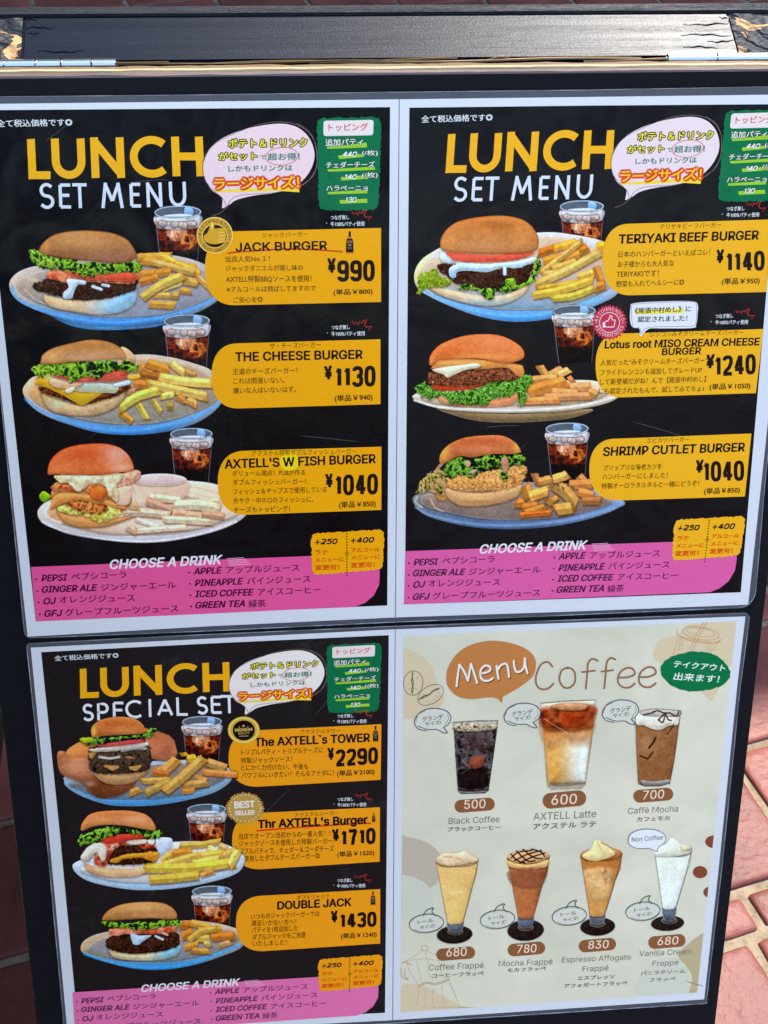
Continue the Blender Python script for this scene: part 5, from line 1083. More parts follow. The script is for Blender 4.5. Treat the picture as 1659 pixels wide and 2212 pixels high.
c.fries([(940, 400, 1040, 460, 70, 0, (236, 170, 90)), (1000, 380, 1170, 440, 70, 0, (232, 150, 60)), (1180, 380, 1290, 470, 56, 0, (238, 188, 110)), (1290, 440, 1370, 480, 40, 0, (230, 170, 90)), (930, 470, 1100, 490, 60, 0, (170, 104, 50)), (1090, 490, 1500, 540, 70, 10, (238, 196, 104)), (900, 540, 1080, 560, 70, 0, (226, 140, 66)), (1000, 540, 1460, 640, 70, 0, (234, 190, 102)), (1100, 640, 1210, 620, 52, 0, (200, 190, 100)), (1230, 640, 1290, 670, 56, 0, (226, 150, 80)), (1300, 660, 1380, 700, 60, 0, (228, 164, 94)), (1150, 710, 1200, 710, 60, 0, (196, 168, 80)), (1040, 660, 1110, 760, 46, 0, (206, 180, 86)), (930, 690, 1000, 810, 50, 0, (206, 176, 84)), (850, 600, 910, 600, 50, 0, (236, 180, 130)), (790, 750, 890, 830, 52, 0, (210, 150, 64)), (790, 730, 1100, 590, 70, -24, (206, 196, 92))])
c.blob([(190, 600), (260, 640), (500, 700), (800, 600), (830, 640), (780, 710), (660, 770), (520, 790), (360, 775), (270, 745), (215, 680)], (226, 190, 140), (206, 170, 128), (170, 120, 76), 14, .16, .02, hl=[(320, 690, 60, 40, (190, 200, 160), .7)])
c.blob([(180, 560), (300, 590), (500, 660), (860, 550), (830, 610), (700, 660), (500, 700), (330, 650), (200, 610)], (72, 40, 26), (50, 28, 18), None, 10, .3, .05, 4, 8, .05, pal=[(40, 20, 14), (90, 46, 26), (150, 80, 40), (50, 26, 18)], pf=.04)
c.blob([(190, 490), (430, 560), (680, 610), (600, 660), (515, 712), (480, 700), (380, 640), (260, 580), (150, 540), (160, 500)], (232, 172, 56), (206, 168, 40), (196, 140, 36), 8, .06, .02, smooth=False)
c.blob([(400, 560), (560, 530), (770, 560), (765, 610), (700, 612), (480, 600)], (176, 204, 206), (200, 190, 140), (230, 220, 200), 8, .1, .02)
c.blob([(750, 545), (860, 515), (868, 545), (770, 565)], (206, 226, 232), None, None, 8)
c.blob([(265, 500), (400, 520), (520, 535), (450, 575), (340, 580), (270, 550)], (236, 196, 160), (226, 176, 140), (206, 140, 100), 8, .15, .03)
c.blob([(285, 470), (500, 490), (800, 420), (860, 440), (840, 510), (700, 525), (480, 535), (330, 500)], (216, 90, 66), (206, 96, 80), (240, 160, 130), 8, .2, .02)
c.blob([(380, 590), (440, 565), (450, 590), (400, 615)], (240, 220, 190), None, None, 8)
c.blob([(855, 480), (940, 470), (945, 500), (870, 510)], (232, 178, 64), None, None, 8)
c.blob([(135, 425), (200, 390), (330, 385), (560, 365), (780, 370), (900, 375), (925, 440), (860, 455), (780, 440), (700, 460), (620, 515), (560, 480), (430, 530), (400, 490), (280, 480), (170, 485)], (50, 100, 26), None, None, 8, .2, .05, 5, 28, .03, pal=LET, pf=.026, ridge=True)
c.blob([(135, 425), (200, 395), (310, 410), (320, 460), (240, 490), (165, 480)], (140, 180, 50), None, None, 8, .2, .05, 8, 16, .04, pal=LET[2:]+[(186, 206, 80)], pf=.035, ridge=True, alpha=.8)
c.blob([(194, 370), (210, 320), (290, 270), (420, 235), (560, 208), (690, 218), (780, 255), (830, 310), (832, 350), (700, 360), (460, 375), (300, 392), (200, 395)], (206, 148, 92), (190, 130, 82), (140, 84, 40), 16, .1, .014, hl=[(560, 250, 200, 40, (176, 112, 56), .7), (560, 340, 260, 40, (206, 156, 116), .8), (280, 340, 70, 50, (232, 176, 110), .7)])
c.emit(p1, 'burger_plate_photo', 3.7, label='cheese burger with egg and a plate of fries')
# 3 double fish burger
c = Canvas(P3f, 30, 150, 1660, 930, K)
c.blob([(52, 700), (80, 640), (160, 590), (400, 520), (900, 440), (1200, 448), (1450, 490), (1640, 640), (1630, 720), (1500, 800), (1300, 862), (1000, 915), (700, 915), (400, 870), (200, 820), (90, 770)], (234, 210, 190), (214, 208, 214), (160, 140, 120), 6, .03, .01)
c.blob([(130, 700), (200, 610), (500, 540), (1000, 480), (1400, 530), (1590, 680), (1430, 770), (1200, 830), (900, 858), (600, 856), (330, 800), (180, 750)], (236, 200, 170), (232, 214, 204), (214, 170, 130), 22, .06, .012, side=((226, 170, 120), 130, 900))
c.line([(150, 620), (110, 690), (160, 740), (230, 770)], 18, (248, 236, 220), .8, 10)
c.line([(90, 760), (300, 850), (640, 900), (960, 905), (1300, 850), (1560, 760)], 14, (240, 238, 246), .8, 14)
c.blob([(790, 440), (1180, 440), (1180, 560), (1100, 600), (960, 640), (830, 640), (800, 540)], (236, 190, 160), (230, 200, 180), (240, 220, 210), 12, .05, .01)
c.blob(ell(985, 443, 202, 48), (224, 196, 190), None, (246, 232, 228), 12, .05, .01)
FC = (238, 206, 176); FE = (226, 160, 120)
c.fries([(1180, 560, 1400, 620, 60, 0, (236, 216, 190)), (1200, 620, 1440, 600, 44, 0, FC), (900, 570, 1150, 600, 56, 0, FC), (880, 600, 1080, 680, 60, 0, (232, 176, 150)), (1080, 640, 1440, 660, 80, -20, (236, 214, 180)), (1080, 690, 1350, 730, 60, 0, (226, 160, 130)), (700, 690, 1060, 710, 60, -8, (238, 214, 186)), (1000, 740, 1380, 760, 56, 0, (238, 216, 184)), (800, 740, 980, 800, 40, 0, (244, 220, 200)), (740, 800, 800, 830, 60, 0, (236, 200, 170)), (810, 830, 1190, 800, 44, 0, (240, 214, 186)), (1300, 700, 1470, 720, 50, 0, (232, 180, 140)), (740, 630, 820, 640, 60, 0, (232, 190, 140))], FC, FE)
c.blob([(165, 520), (300, 500), (620, 520), (760, 560), (740, 650), (600, 700), (300, 690), (180, 640)], (206, 130, 80), (190, 120, 70), None, 10, .2, .03)
c.blob([(195, 660), (240, 690), (400, 720), (620, 730), (780, 720), (700, 760), (560, 800), (400, 806), (280, 775), (220, 720)], (222, 160, 100), (216, 150, 90), (180, 110, 50), 12, .08, .02)
c.blob([(200, 650), (330, 620), (600, 640), (690, 680), (640, 740), (500, 760), (440, 720), (260, 700)], (214, 206, 90), None, None, 8, .2, .04, 5, 18, .04, pal=[(150, 110, 40), (206, 196, 80), (236, 226, 140), (170, 160, 60)], pf=.03)
c.blob([(250, 600), (400, 600), (560, 630), (590, 670), (500, 700), (380, 680), (280, 640)], (176, 92, 46), (120, 56, 28), None, 8, .3, .04, 5, 8, .05, pal=[(90, 40, 24), (190, 100, 50), (226, 150, 80), (140, 70, 36)], pf=.03)
c.blob([(175, 570), (260, 540), (450, 560), (620, 610), (730, 660), (700, 668), (560, 630), (400, 598), (300, 605), (160, 664), (155, 640)], (232, 160, 86), (222, 140, 80), (206, 120, 60), 8, .05, .02)
c.blob([(156, 500), (200, 460), (260, 470), (560, 480), (590, 560), (540, 605), (480, 580), (430, 530), (300, 530), (180, 520)], (206, 110, 60), (190, 90, 44), None, 8, .25, .04, 5, 8, .05, pal=[(150, 60, 30), (214, 120, 66), (236, 160, 100), (176, 80, 44)], pf=.03)
c.blob([(640, 420), (780, 370), (835, 380), (830, 430), (760, 480), (700, 500), (640, 500)], (226, 150, 120), (222, 140, 110), (200, 110, 80), 10, .2, .03, pal=[(206, 120, 90), (232, 170, 140), (240, 196, 170), (214, 130, 100)], pf=.03)
c.blob([(640, 520), (760, 490), (770, 540), (740, 630), (650, 620)], (236, 190, 160), (240, 206, 180), None, 12, .06)
c.blob([(190, 410), (400, 400), (680, 390), (690, 440), (660, 480), (670, 560), (660, 610), (600, 570), (560, 490), (460, 480), (380, 530), (340, 520), (290, 470), (220, 460)], (232, 206, 166), (236, 212, 190), (206, 166, 116), 8, .14, .03, 5, 8, .05, pal=[(214, 180, 130), (236, 214, 176), (244, 230, 204)], pf=.035)
c.blob(ell(515, 540, 66, 56), (222, 122, 56), (206, 100, 44), (180, 80, 40), 12, .25, .03, 5, 8, .05)
c.blob([(130, 380), (150, 300), (230, 220), (360, 178), (530, 166), (660, 190), (740, 250), (778, 320), (778, 370), (690, 385), (520, 408), (360, 405), (200, 400), (140, 405)], (216, 106, 60), (222, 116, 66), (190, 70, 30), 14, .08, .014, hl=[(650, 250, 110, 70, (226, 176, 160), .85), (690, 350, 90, 40, (240, 180, 150), .8), (240, 350, 130, 50, (232, 130, 80), .8), (430, 250, 160, 40, (206, 86, 46), .6)])
c.blob([(68, 560), (100, 528), (150, 560), (152, 580), (105, 610), (75, 590)], (160, 200, 44), (120, 170, 30), None, 8, .15, .04)
c.emit(p1, 'burger_plate_photo', 4.7, label='double fish burger on a white plate')
# 4 teriyaki
c = Canvas(P4f, 30, 110, 1620, 945, K)
c.blob([(58, 600), (90, 500), (180, 420), (400, 330), (990, 262), (1250, 275), (1520, 340), (1620, 480), (1620, 700), (1480, 800), (1250, 880), (1000, 930), (780, 938), (540, 895), (330, 820), (180, 750), (90, 690)], (206, 200, 206), (70, 150, 224), (170, 170, 160), 5, .04, .01, side=((226, 208, 150), 50, 300))
c.blob([(110, 600), (160, 500), (400, 400), (1000, 300), (1300, 330), (1560, 480), (1560, 660), (1380, 760), (1150, 830), (900, 850), (680, 840), (430, 790), (220, 720)], (206, 176, 150), (120, 160, 196), (214, 180, 140), 20, .08, .012)
c.line([(120, 700), (300, 780), (560, 860), (840, 895), (1150, 860), (1480, 760)], 22, (112, 182, 240), .8, 16)
c.fries([(1000, 420, 1120, 380, 60, 0, (222, 130, 40)), (1040, 480, 1180, 440, 60, 0, (226, 150, 50)), (1120, 380, 1300, 330, 60, 0, (226, 160, 60)), (1240, 440, 1380, 370, 70, 0, (214, 140, 50)), (1160, 480, 1320, 420, 64, 0, (222, 150, 66)), (1440, 370, 1510, 360, 70, 0, (230, 160, 50)), (1020, 570, 1340, 320, 46, 0, (232, 186, 100)), (1110, 540, 1300, 480, 60, 0, (222, 170, 90)), (1040, 580, 1200, 560, 50, 0, (206, 150, 80)), (980, 660, 1490, 400, 66, 10, (226, 190, 106)), (1300, 600, 1440, 560, 60, 0, (232, 180, 90)), (1440, 520, 1480, 640, 60, 0, (226, 150, 70)), (1000, 690, 1300, 640, 50, 0, (206, 164, 70)), (960, 740, 1420, 620, 60, 14, (214, 176, 72)), (1440, 680, 1510, 650, 70, 0, (232, 150, 60)), (1100, 765, 1430, 680, 56, 20, (204, 186, 76))])
c.blob([(180, 680), (300, 690), (560, 740), (760, 730), (930, 660), (880, 740), (760, 800), (620, 822), (460, 800), (330, 765), (230, 720)], (226, 190, 150), (140, 186, 206), (200, 160, 120), 12, .14, .02)
c.blob([(235, 510), (330, 500), (560, 560), (800, 520), (960, 500), (950, 560), (900, 640), (760, 700), (560, 690), (400, 660), (330, 610), (260, 560)], (66, 36, 26), (50, 26, 20), None, 10, .3, .05, 5, 10, .05, pal=PAT[:4]+[(140, 96, 76)], pf=.05)
c.blob([(95, 590), (150, 560), (220, 540), (260, 600), (330, 620), (330, 660), (230, 680), (150, 690), (90, 730), (85, 660)], (150, 170, 40), None, None, 8, .2, .05, 6, 18, .04, pal=[(90, 116, 26), (140, 164, 40), (184, 196, 60), (110, 130, 34)], pf=.03, ridge=True)
c.blob([(390, 690), (460, 650), (560, 690), (670, 680), (660, 770), (600, 760), (540, 700), (440, 700)], (60, 120, 50), None, None, 8, .2, .05, 5, 14, .04, pal=LET, pf=.03, ridge=True)
c.blob([(690, 700), (760, 620), (830, 610), (840, 660), (900, 640), (960, 560), (990, 440), (1025, 500), (1000, 570), (960, 640), (880, 680), (760, 720)], (60, 120, 44), None, None, 8, .2, .05, 5, 14, .04, pal=LET, pf=.03, ridge=True)
c.blob([(265, 400), (330, 450), (430, 490), (620, 500), (800, 480), (980, 450), (960, 490), (840, 530), (720, 530), (620, 560), (520, 555), (400, 560), (370, 600), (335, 600), (330, 530), (380, 500), (270, 480)], (206, 222, 236), (140, 190, 232), (230, 226, 210), 9, .12, .02, 5, 8, .04)
c.line([(748, 520), (748, 575)], 26, (196, 214, 230))
c.blob([(310, 410), (500, 425), (700, 428), (960, 405), (900, 455), (760, 480), (560, 488), (380, 480), (330, 450)], (232, 96, 66), (222, 92, 76), (240, 130, 96), 8, .1, .02)
c.blob([(262, 380), (270, 290), (350, 200), (480, 155), (700, 132), (860, 155), (950, 210), (998, 290), (1000, 370), (960, 405), (840, 420), (700, 425), (500, 420), (330, 408)], (206, 130, 66), (190, 124, 76), (160, 86, 34), 18, .08, .014, hl=[(700, 200, 180, 40, (166, 92, 44), .6), (600, 360, 260, 50, (198, 138, 92), .8), (330, 320, 60, 70, (226, 150, 84), .6), (880, 260, 60, 80, (214, 140, 76), .6)])
c.emit(p2, 'burger_plate_photo', 2.7, label='teriyaki burger with tomato and mayonnaise')
# 5 lotus root
c = Canvas(P5f, 30, 220, 1620, 925, K)
c.blob([(240, 800), (800, 850), (1400, 810), (1250, 880), (900, 912), (600, 908), (400, 870)], (156, 128, 92), (120, 98, 72), (176, 150, 116), 10, .08, .01)
c.blob([(50, 730), (80, 690), (200, 650), (600, 620), (1280, 590), (1480, 610), (1620, 680), (1600, 730), (1480, 780), (1200, 825), (800, 842), (400, 826), (180, 790)], (222, 206, 186), (214, 196, 176), (160, 140, 116), 5, .04, .01)
c.blob([(120, 730), (200, 680), (700, 660), (1300, 610), (1500, 650), (1520, 700), (1380, 750), (1100, 780), (700, 790), (300, 780)], (216, 186, 150), (206, 180, 150), None, 20, .06)
c.line([(60, 745), (250, 795), (600, 818), (1000, 815), (1350, 780), (1580, 720)], 16, (238, 228, 220), .9, 10)
c.fries([(1010, 480, 1060, 560, 60, 0, (230, 170, 96)), (1080, 560, 1190, 500, 60, 0, (232, 170, 100)), (1140, 560, 1240, 510, 56, 0, (236, 180, 110)), (1240, 600, 1270, 580, 70, 0, (226, 150, 90)), (950, 590, 1150, 570, 60, 0, (232, 164, 96)), (1220, 650, 1400, 640, 70, 0, (224, 150, 100)), (1380, 680, 1450, 700, 60, 0, (226, 170, 96)), (920, 680, 1220, 600, 90, 0, (226, 144, 66)), (1100, 680, 1300, 690, 60, 0, (222, 144, 90)), (1040, 720, 1400, 710, 60, 0, (226, 160, 110)), (900, 750, 1160, 740, 56, 0, (230, 150, 86))], (228, 160, 90), (200, 104, 50))
c.blob([(240, 710), (330, 740), (650, 740), (850, 690), (840, 750), (700, 795), (400, 790), (270, 760)], (222, 140, 90), (226, 150, 110), None, 8, .1)
c.blob([(75, 650), (130, 605), (200, 640), (300, 680), (450, 670), (560, 640), (700, 570), (760, 600), (900, 545), (950, 590), (920, 680), (900, 770), (850, 780), (840, 700), (740, 720), (640, 740), (600, 780), (480, 780), (340, 770), (290, 720), (200, 730), (100, 700)], (80, 140, 50), None, None, 8, .2, .05, 5, 26, .035, pal=[(40, 84, 24), (80, 136, 44), (120, 176, 66), (160, 204, 100), (60, 110, 34)], pf=.026, ridge=True)
c.blob([(200, 630), (400, 640), (590, 610), (560, 645), (400, 670), (230, 668)], (214, 84, 50), (196, 70, 44), None, 7, .1)
c.blob([(160, 590), (190, 530), (400, 520), (700, 500), (840, 530), (840, 590), (700, 600), (560, 630), (400, 640), (200, 625)], (100, 50, 34), (70, 36, 26), None, 10, .3, .05, 5, 12, .05, pal=[(50, 26, 20), (110, 60, 40), (160, 96, 64), (70, 34, 26), (190, 130, 96)], pf=.045)
c.blob([(195, 490), (230, 440), (500, 430), (840, 470), (890, 500), (890, 560), (840, 560), (760, 500), (560, 510), (220, 510)], (228, 156, 84), (214, 140, 76), (190, 110, 50), 8, .1, .02)
c.blob([(200, 510), (300, 490), (420, 475), (530, 462), (565, 490), (440, 520), (350, 560), (310, 575), (280, 550), (220, 530)], (232, 222, 200), (226, 212, 180), (190, 160, 120), 8, .1, .03)
c.blob([(175, 470), (185, 400), (260, 320), (400, 265), (540, 243), (700, 250), (820, 300), (888, 360), (892, 420), (840, 450), (750, 465), (560, 430), (400, 430), (250, 440), (200, 480)], (226, 122, 70), (222, 130, 74), (190, 90, 40), 12, .07, .014, hl=[(680, 300, 130, 40, (232, 140, 96), .8), (600, 410, 260, 24, (232, 150, 84), .8), (320, 390, 110, 40, (214, 106, 50), .7)])
c.emit(p2, 'burger_plate_photo', 3.7, label='lotus root burger with cream cheese and lettuce')
# 6 shrimp cutlet
c = Canvas(P6f, 30, 130, 1660, 865, K)
c.blob([(50, 650), (80, 590), (250, 540), (800, 500), (1300, 520), (1650, 640), (1600, 700), (1420, 770), (1150, 830), (850, 855), (540, 845), (300, 800), (130, 740)], (150, 136, 130), (84, 110, 150), (120, 120, 130), 5, .05, .01, side=((130, 150, 190), 1660, 900))
c.blob([(110, 640), (200, 580), (800, 540), (1300, 560), (1560, 640), (1400, 710), (1150, 765), (850, 785), (560, 775), (300, 725), (160, 690)], (150, 124, 110), (134, 118, 112), (170, 150, 140), 20, .1, .012)
c.line([(70, 690), (200, 755), (500, 815), (860, 825), (1200, 790), (1500, 720), (1640, 660)], 22, (140, 170, 214), .6, 16)
c.line([(180, 620), (220, 690), (280, 720)], 10, (226, 190, 150), .7, 8); c.line([(90, 600), (70, 650), (120, 690)], 14, (230, 210, 160), .6, 10)
SH = (212, 150, 84)
c.fries([(970, 430, 1010, 520, 56, 0, (206, 140, 90)), (1000, 500, 1110, 470, 64, 0, (222, 160, 84)), (1110, 480, 1230, 440, 70, 0, (226, 170, 96)), (1310, 450, 1350, 500, 70, 0, (216, 160, 100)), (1230, 520, 1420, 510, 76, 0, (214, 140, 80)), (1300, 570, 1420, 600, 70, 0, (206, 130, 70)), (1330, 640, 1480, 640, 60, 0, (196, 130, 76)), (900, 520, 930, 620, 80, 0, (206, 140, 66)), (930, 610, 1080, 560, 80, 0, (226, 160, 80)), (1130, 520, 1290, 680, 96, -20, (198, 152, 84)), (830, 660, 900, 650, 70, 0, (206, 130, 60)), (870, 690, 1000, 670, 60, 0, (214, 140, 66)), (900, 730, 1060, 680, 50, 0, (216, 140, 66)), (860, 750, 1100, 730, 46, 0, (196, 110, 50)), (1085, 620, 1130, 650, 90, 0, (226, 164, 76)), (1130, 710, 1260, 690, 90, 0, (216, 160, 84))], SH, (150, 84, 30))
for i in range(14):
    x, y = 1110+(i*37) % 150, 505+(i*23) % 50; c.line([(x, y), (x+16, y+6)], 7, (66, 66, 24), .7, 3)
c.blob([(220, 560), (300, 560), (300, 640), (240, 630)], (206, 150, 80), (190, 130, 70), None, 12)
c.blob([(300, 540), (420, 570), (620, 575), (860, 510), (860, 590), (780, 640), (600, 680), (440, 685), (350, 650), (305, 600)], (226, 176, 120), (196, 150, 106), (170, 116, 70), 14, .08, .014, hl=[(560, 650, 220, 14, (170, 120, 76), .7)])
c.blob([(300, 510), (330, 450), (600, 420), (860, 370), (918, 390), (900, 470), (850, 520), (700, 560), (500, 565), (340, 545)], (222, 150, 84), (196, 120, 62), None, 8, .35, .06, 5, 12, .07, pal=[(150, 80, 36), (214, 142, 76), (236, 180, 110), (190, 110, 56), (244, 206, 146)], pf=.06)
c.blob([(80, 560), (110, 490), (200, 420), (300, 400), (300, 500), (290, 590), (250, 590), (170, 570), (90, 590)], (120, 120, 50), None, None, 8, .2, .05, 6, 16, .05, pal=[(44, 60, 20), (120, 116, 40), (206, 176, 60), (70, 80, 30), (206, 160, 120)], pf=.035, ridge=True)
c.blob([(290, 410), (360, 310), (460, 330), (640, 290), (720, 300), (860, 290), (915, 310), (880, 370), (790, 370), (770, 480), (720, 480), (700, 390), (600, 400), (500, 470), (420, 450), (330, 465)], (50, 84, 40), None, None, 8, .2, .05, 5, 26, .035, pal=LETD, pf=.03, ridge=True)
c.blob([(450, 340), (490, 350), (470, 390)], (206, 150, 130), None, None, 8); c.blob([(720, 330), (770, 320), (770, 420), (740, 420)], (190, 130, 110), None, None, 8); c.blob([(480, 420), (540, 400), (510, 435)], (206, 160, 146), None, None, 8); c.line([(290, 340), (250, 380), (220, 420)], 24, (206, 160, 130), .8)
c.blob([(255, 350), (262, 280), (330, 210), (450, 160), (620, 143), (740, 150), (830, 200), (868, 260), (860, 275), (780, 285), (640, 285), (500, 310), (400, 300), (300, 350)], (206, 116, 72), (190, 104, 64), (214, 140, 60), 10, .08, .014, hl=[(560, 190, 200, 30, (176, 88, 50), .6), (600, 250, 200, 30, (214, 130, 90), .7), (290, 280, 40, 60, (226, 190, 80), .7), (840, 240, 30, 50, (222, 180, 80), .7)])
c.emit(p2, 'burger_plate_photo', 4.7, label='shrimp cutlet burger with thick cut potatoes')
# 7 tower
c = Canvas(P7f, 30, 105, 1450, 805, K)
c.blob([(102, 610), (150, 560), (600, 470), (1200, 450), (1340, 500), (1378, 580), (1320, 650), (1200, 710), (950, 770), (700, 798), (450, 790), (250, 730), (130, 660)], (160, 180, 200), (66, 152, 222), (190, 206, 220), 8, .05, .01)
c.blob([(160, 610), (600, 500), (1250, 480), (1330, 570), (1200, 650), (950, 720), (700, 745), (420, 735), (240, 680)], (150, 120, 100), (120, 140, 160), None, 20, .08)
c.blob([(120, 380), (220, 310), (330, 290), (320, 420), (150, 430)], (226, 130, 66), (230, 150, 90), None, 14, .1)
c.blob([(700, 200), (790, 220), (900, 260), (940, 300), (965, 400), (940, 440), (860, 460), (760, 440), (720, 330)], (206, 120, 78), (186, 116, 84), (150, 96, 76), 14, .2, .012, smooth=False)
c.blob([(48, 400), (100, 380), (150, 425), (290, 440), (330, 560), (640, 600), (560, 700), (400, 742), (300, 700), (240, 620), (120, 580), (65, 530)], (206, 128, 88), (116, 68, 46), (160, 100, 66), 10, .2, .014, hl=[(200, 500, 120, 70, (226, 160, 124), .7), (400, 640, 140, 50, (110, 60, 36), .8), (300, 630, 40, 20, (190, 160, 140), .7)])
c.blob([(330, 540), (480, 560), (680, 540), (740, 530), (660, 600), (560, 635), (440, 632), (360, 590)], (206, 160, 110), (176, 130, 90), None, 10, .1)
c.blob([(290, 370), (330, 350), (700, 330), (760, 380), (755, 500), (690, 540), (480, 555), (320, 540), (290, 460)], (54, 40, 34), (40, 30, 26), None, 10, .3, .05, 5, 12, .05, pal=[(26, 20, 18), (64, 48, 40), (100, 80, 66), (44, 32, 28), (130, 104, 84)], pf=.045)
for q in ([(370, 425), (450, 436), (520, 425)], [(540, 380), (640, 360), (720, 360)]): c.line(q, 18, (206, 200, 190), .9)
for q in ([(400, 490), (470, 530), (520, 495)], [(590, 500), (640, 535), (690, 490)], [(290, 400), (310, 440), (360, 380)], [(560, 430), (610, 420), (640, 440)]): c.blob(q, (196, 144, 84), None, (150, 100, 56), 6, .15, .03, 6, 6, .04)
c.blob([(300, 365), (420, 350), (560, 330), (700, 315), (740, 320), (720, 345), (560, 372), (440, 385), (320, 385)], (226, 216, 206), (206, 190, 176), None, 8, .12, .03, 5, 6, .04)
c.blob([(360, 330), (500, 310), (690, 290), (700, 315), (540, 340), (380, 350)], (196, 70, 76), (206, 90, 90), None, 8, .14, .02)
c.blob([(222, 290), (300, 280), (420, 275), (600, 265), (720, 240), (750, 205), (795, 215), (780, 260), (700, 285), (500, 300), (380, 330), (280, 340)], (50, 90, 30), None, None, 8, .2, .05, 5, 18, .04, pal=LETD, pf=.035, ridge=True)
c.blob([(225, 285), (310, 275), (320, 310), (260, 320)], (196, 200, 60), (160, 170, 40), None, 8, .15, .03, 6, 8, .05)
c.blob([(310, 260), (312, 200), (380, 145), (500, 122), (620, 130), (690, 170), (714, 215), (700, 245), (560, 255), (400, 265), (330, 276)], (206, 122, 66), (196, 112, 60), (222, 160, 90), 10, .07, .014, hl=[(500, 170, 140, 30, (186, 100, 52), .6), (560, 220, 160, 24, (216, 140, 84), .7), (330, 230, 16, 40, (238, 200, 100), .8)])
c.fries([(1000, 390, 1020, 420, 50, 0, (226, 170, 60)), (1030, 440, 1110, 430, 60, 0, (236, 190, 66)), (800, 560, 960, 440, 76, 10, (206, 150, 80)), (770, 540, 900, 560, 50, 0, (214, 130, 70)), (1180, 460, 1330, 510, 66, 0, (206, 160, 96)), (1150, 540, 1420, 560, 48, 0, (214, 130, 70)), (1090, 580, 1180, 610, 56, 0, (206, 150, 90)), (690, 610, 900, 600, 50, 0, (206, 164, 90)), (1000, 560, 1150, 430, 50, 0, (206, 150, 76)), (1000, 640, 1190, 620, 60, 0, (206, 160, 96)), (600, 700, 680, 670, 50, 0, (206, 140, 70)), (720, 700, 920, 600, 60, 0, (216, 180, 100)), (860, 690, 1160, 430, 76, 8, (214, 170, 92)), (1000, 690, 1090, 680, 44, 0, (190, 130, 70))])
c.emit(p3, 'burger_plate_photo', 7.6, label='triple tower burger wrapped in brown paper')
# 8 cheese double
c = Canvas(P8f, 70, 160, 1410, 790, K)
c.blob([(92, 620), (130, 560), (400, 480), (850, 415), (1200, 420), (1370, 500), (1395, 570), (1340, 650), (1180, 710), (900, 765), (600, 782), (350, 750), (180, 700)], (222, 222, 226), (176, 206, 232), (180, 190, 206), 6, .03, .01)
c.blob([(150, 620), (400, 540), (850, 440), (1300, 500), (1330, 570), (1150, 650), (850, 715), (560, 725), (300, 690)], (222, 206, 196), (214, 214, 220), None, 20, .05)
c.blob([(720, 400), (760, 380), (830, 385), (848, 410), (830, 470), (780, 520), (740, 520)], (214, 222, 236), (190, 200, 226), (230, 234, 240), 10, .05)
YC = (238, 196, 96)
c.fries([(900, 440, 1210, 410, 50, 10, (240, 200, 100)), (840, 500, 1000, 490, 60, 0, (226, 150, 66)), (1110, 460, 1200, 500, 60, 0, (240, 206, 140)), (1200, 440, 1260, 470, 56, 0, (238, 196, 130)), (770, 560, 840, 500, 56, 0, (236, 180, 90)), (1060, 520, 1240, 500, 60, 0, (236, 180, 90)), (1230, 520, 1330, 480, 60, 0, (238, 190, 100)), (780, 590, 1060, 510, 56, 0, (238, 190, 96)), (1000, 580, 1200, 540, 56, 0, (236, 190, 96)), (620, 610, 1320, 570, 76, 20, (240, 206, 86)), (1280, 600, 1350, 470, 60, 0, (240, 206, 110)), (670, 700, 1050, 665, 70, 6, (240, 206, 90)), (1060, 670, 1160, 640, 40, 0, (232, 160, 90))], YC, (222, 150, 50))
c.blob([(175, 570), (260, 600), (500, 620), (610, 610), (640, 650), (560, 680), (430, 688), (280, 670), (200, 630)], (226, 160, 110), (226, 190, 150), (206, 150, 100), 10, .14, .02)
c.blob([(330, 520), (400, 460), (560, 440), (700, 440), (740, 510), (700, 570), (560, 590), (420, 590), (340, 570)], (60, 40, 34), (50, 34, 28), None, 10, .3, .05, 5, 10, .05, pal=PAT, pf=.045)
c.blob([(370, 560), (420, 530), (560, 500), (740, 490), (735, 540), (700, 565), (600, 535), (480, 550), (400, 580)], (222, 150, 50), (206, 140, 50), None, 8, .15, .03, 5, 10, .04)
c.blob([(250, 560), (300, 430), (400, 420), (660, 400), (710, 410), (715, 460), (640, 470), (560, 440), (440, 450), (370, 520), (350, 590), (300, 600)], (196, 70, 46), (170, 56, 36), None, 8, .2, .04, 5, 10, .04, pal=[(150, 50, 30), (206, 90, 60), (230, 190, 170), (180, 66, 44)], pf=.022)
c.blob([(160, 500), (230, 430), (300, 420), (350, 460), (340, 540), (310, 560), (270, 500), (210, 560), (150, 550)], (232, 222, 206), (222, 206, 190), (190, 110, 90), 9, .14, .03, 5, 10, .04)
c.blob([(500, 410), (640, 395), (640, 425), (540, 435)], (236, 226, 206), None, None, 8); c.blob([(660, 400), (710, 395), (705, 430), (670, 430)], (236, 230, 220), None, None, 8)
c.blob([(300, 395), (430, 360), (620, 360), (640, 385), (480, 410), (350, 430)], (214, 70, 50), (206, 64, 48), (232, 110, 90), 8, .08)
c.blob([(122, 410), (160, 360), (240, 330), (350, 300), (500, 320), (640, 330), (750, 325), (772, 365), (700, 395), (640, 370), (500, 350), (360, 375), (250, 420), (150, 445)], (60, 120, 50), None, None, 8, .2, .05, 5, 20, .04, pal=LET[:4]+[(140, 186, 70)], pf=.032, ridge=True)
c.blob([(150, 320), (165, 265), (230, 200), (360, 178), (520, 178), (640, 205), (700, 260), (718, 325), (640, 320), (500, 295), (360, 285), (240, 300), (170, 330)], (216, 136, 84), (214, 140, 84), (196, 116, 56), 10, .07, .014, hl=[(460, 210, 160, 20, (204, 116, 62), .6), (560, 245, 120, 34, (232, 170, 124), .7), (300, 250, 100, 30, (232, 160, 104), .7)])
c.emit(p3, 'burger_plate_photo', 7.7, label='double cheeseburger on a white plate')
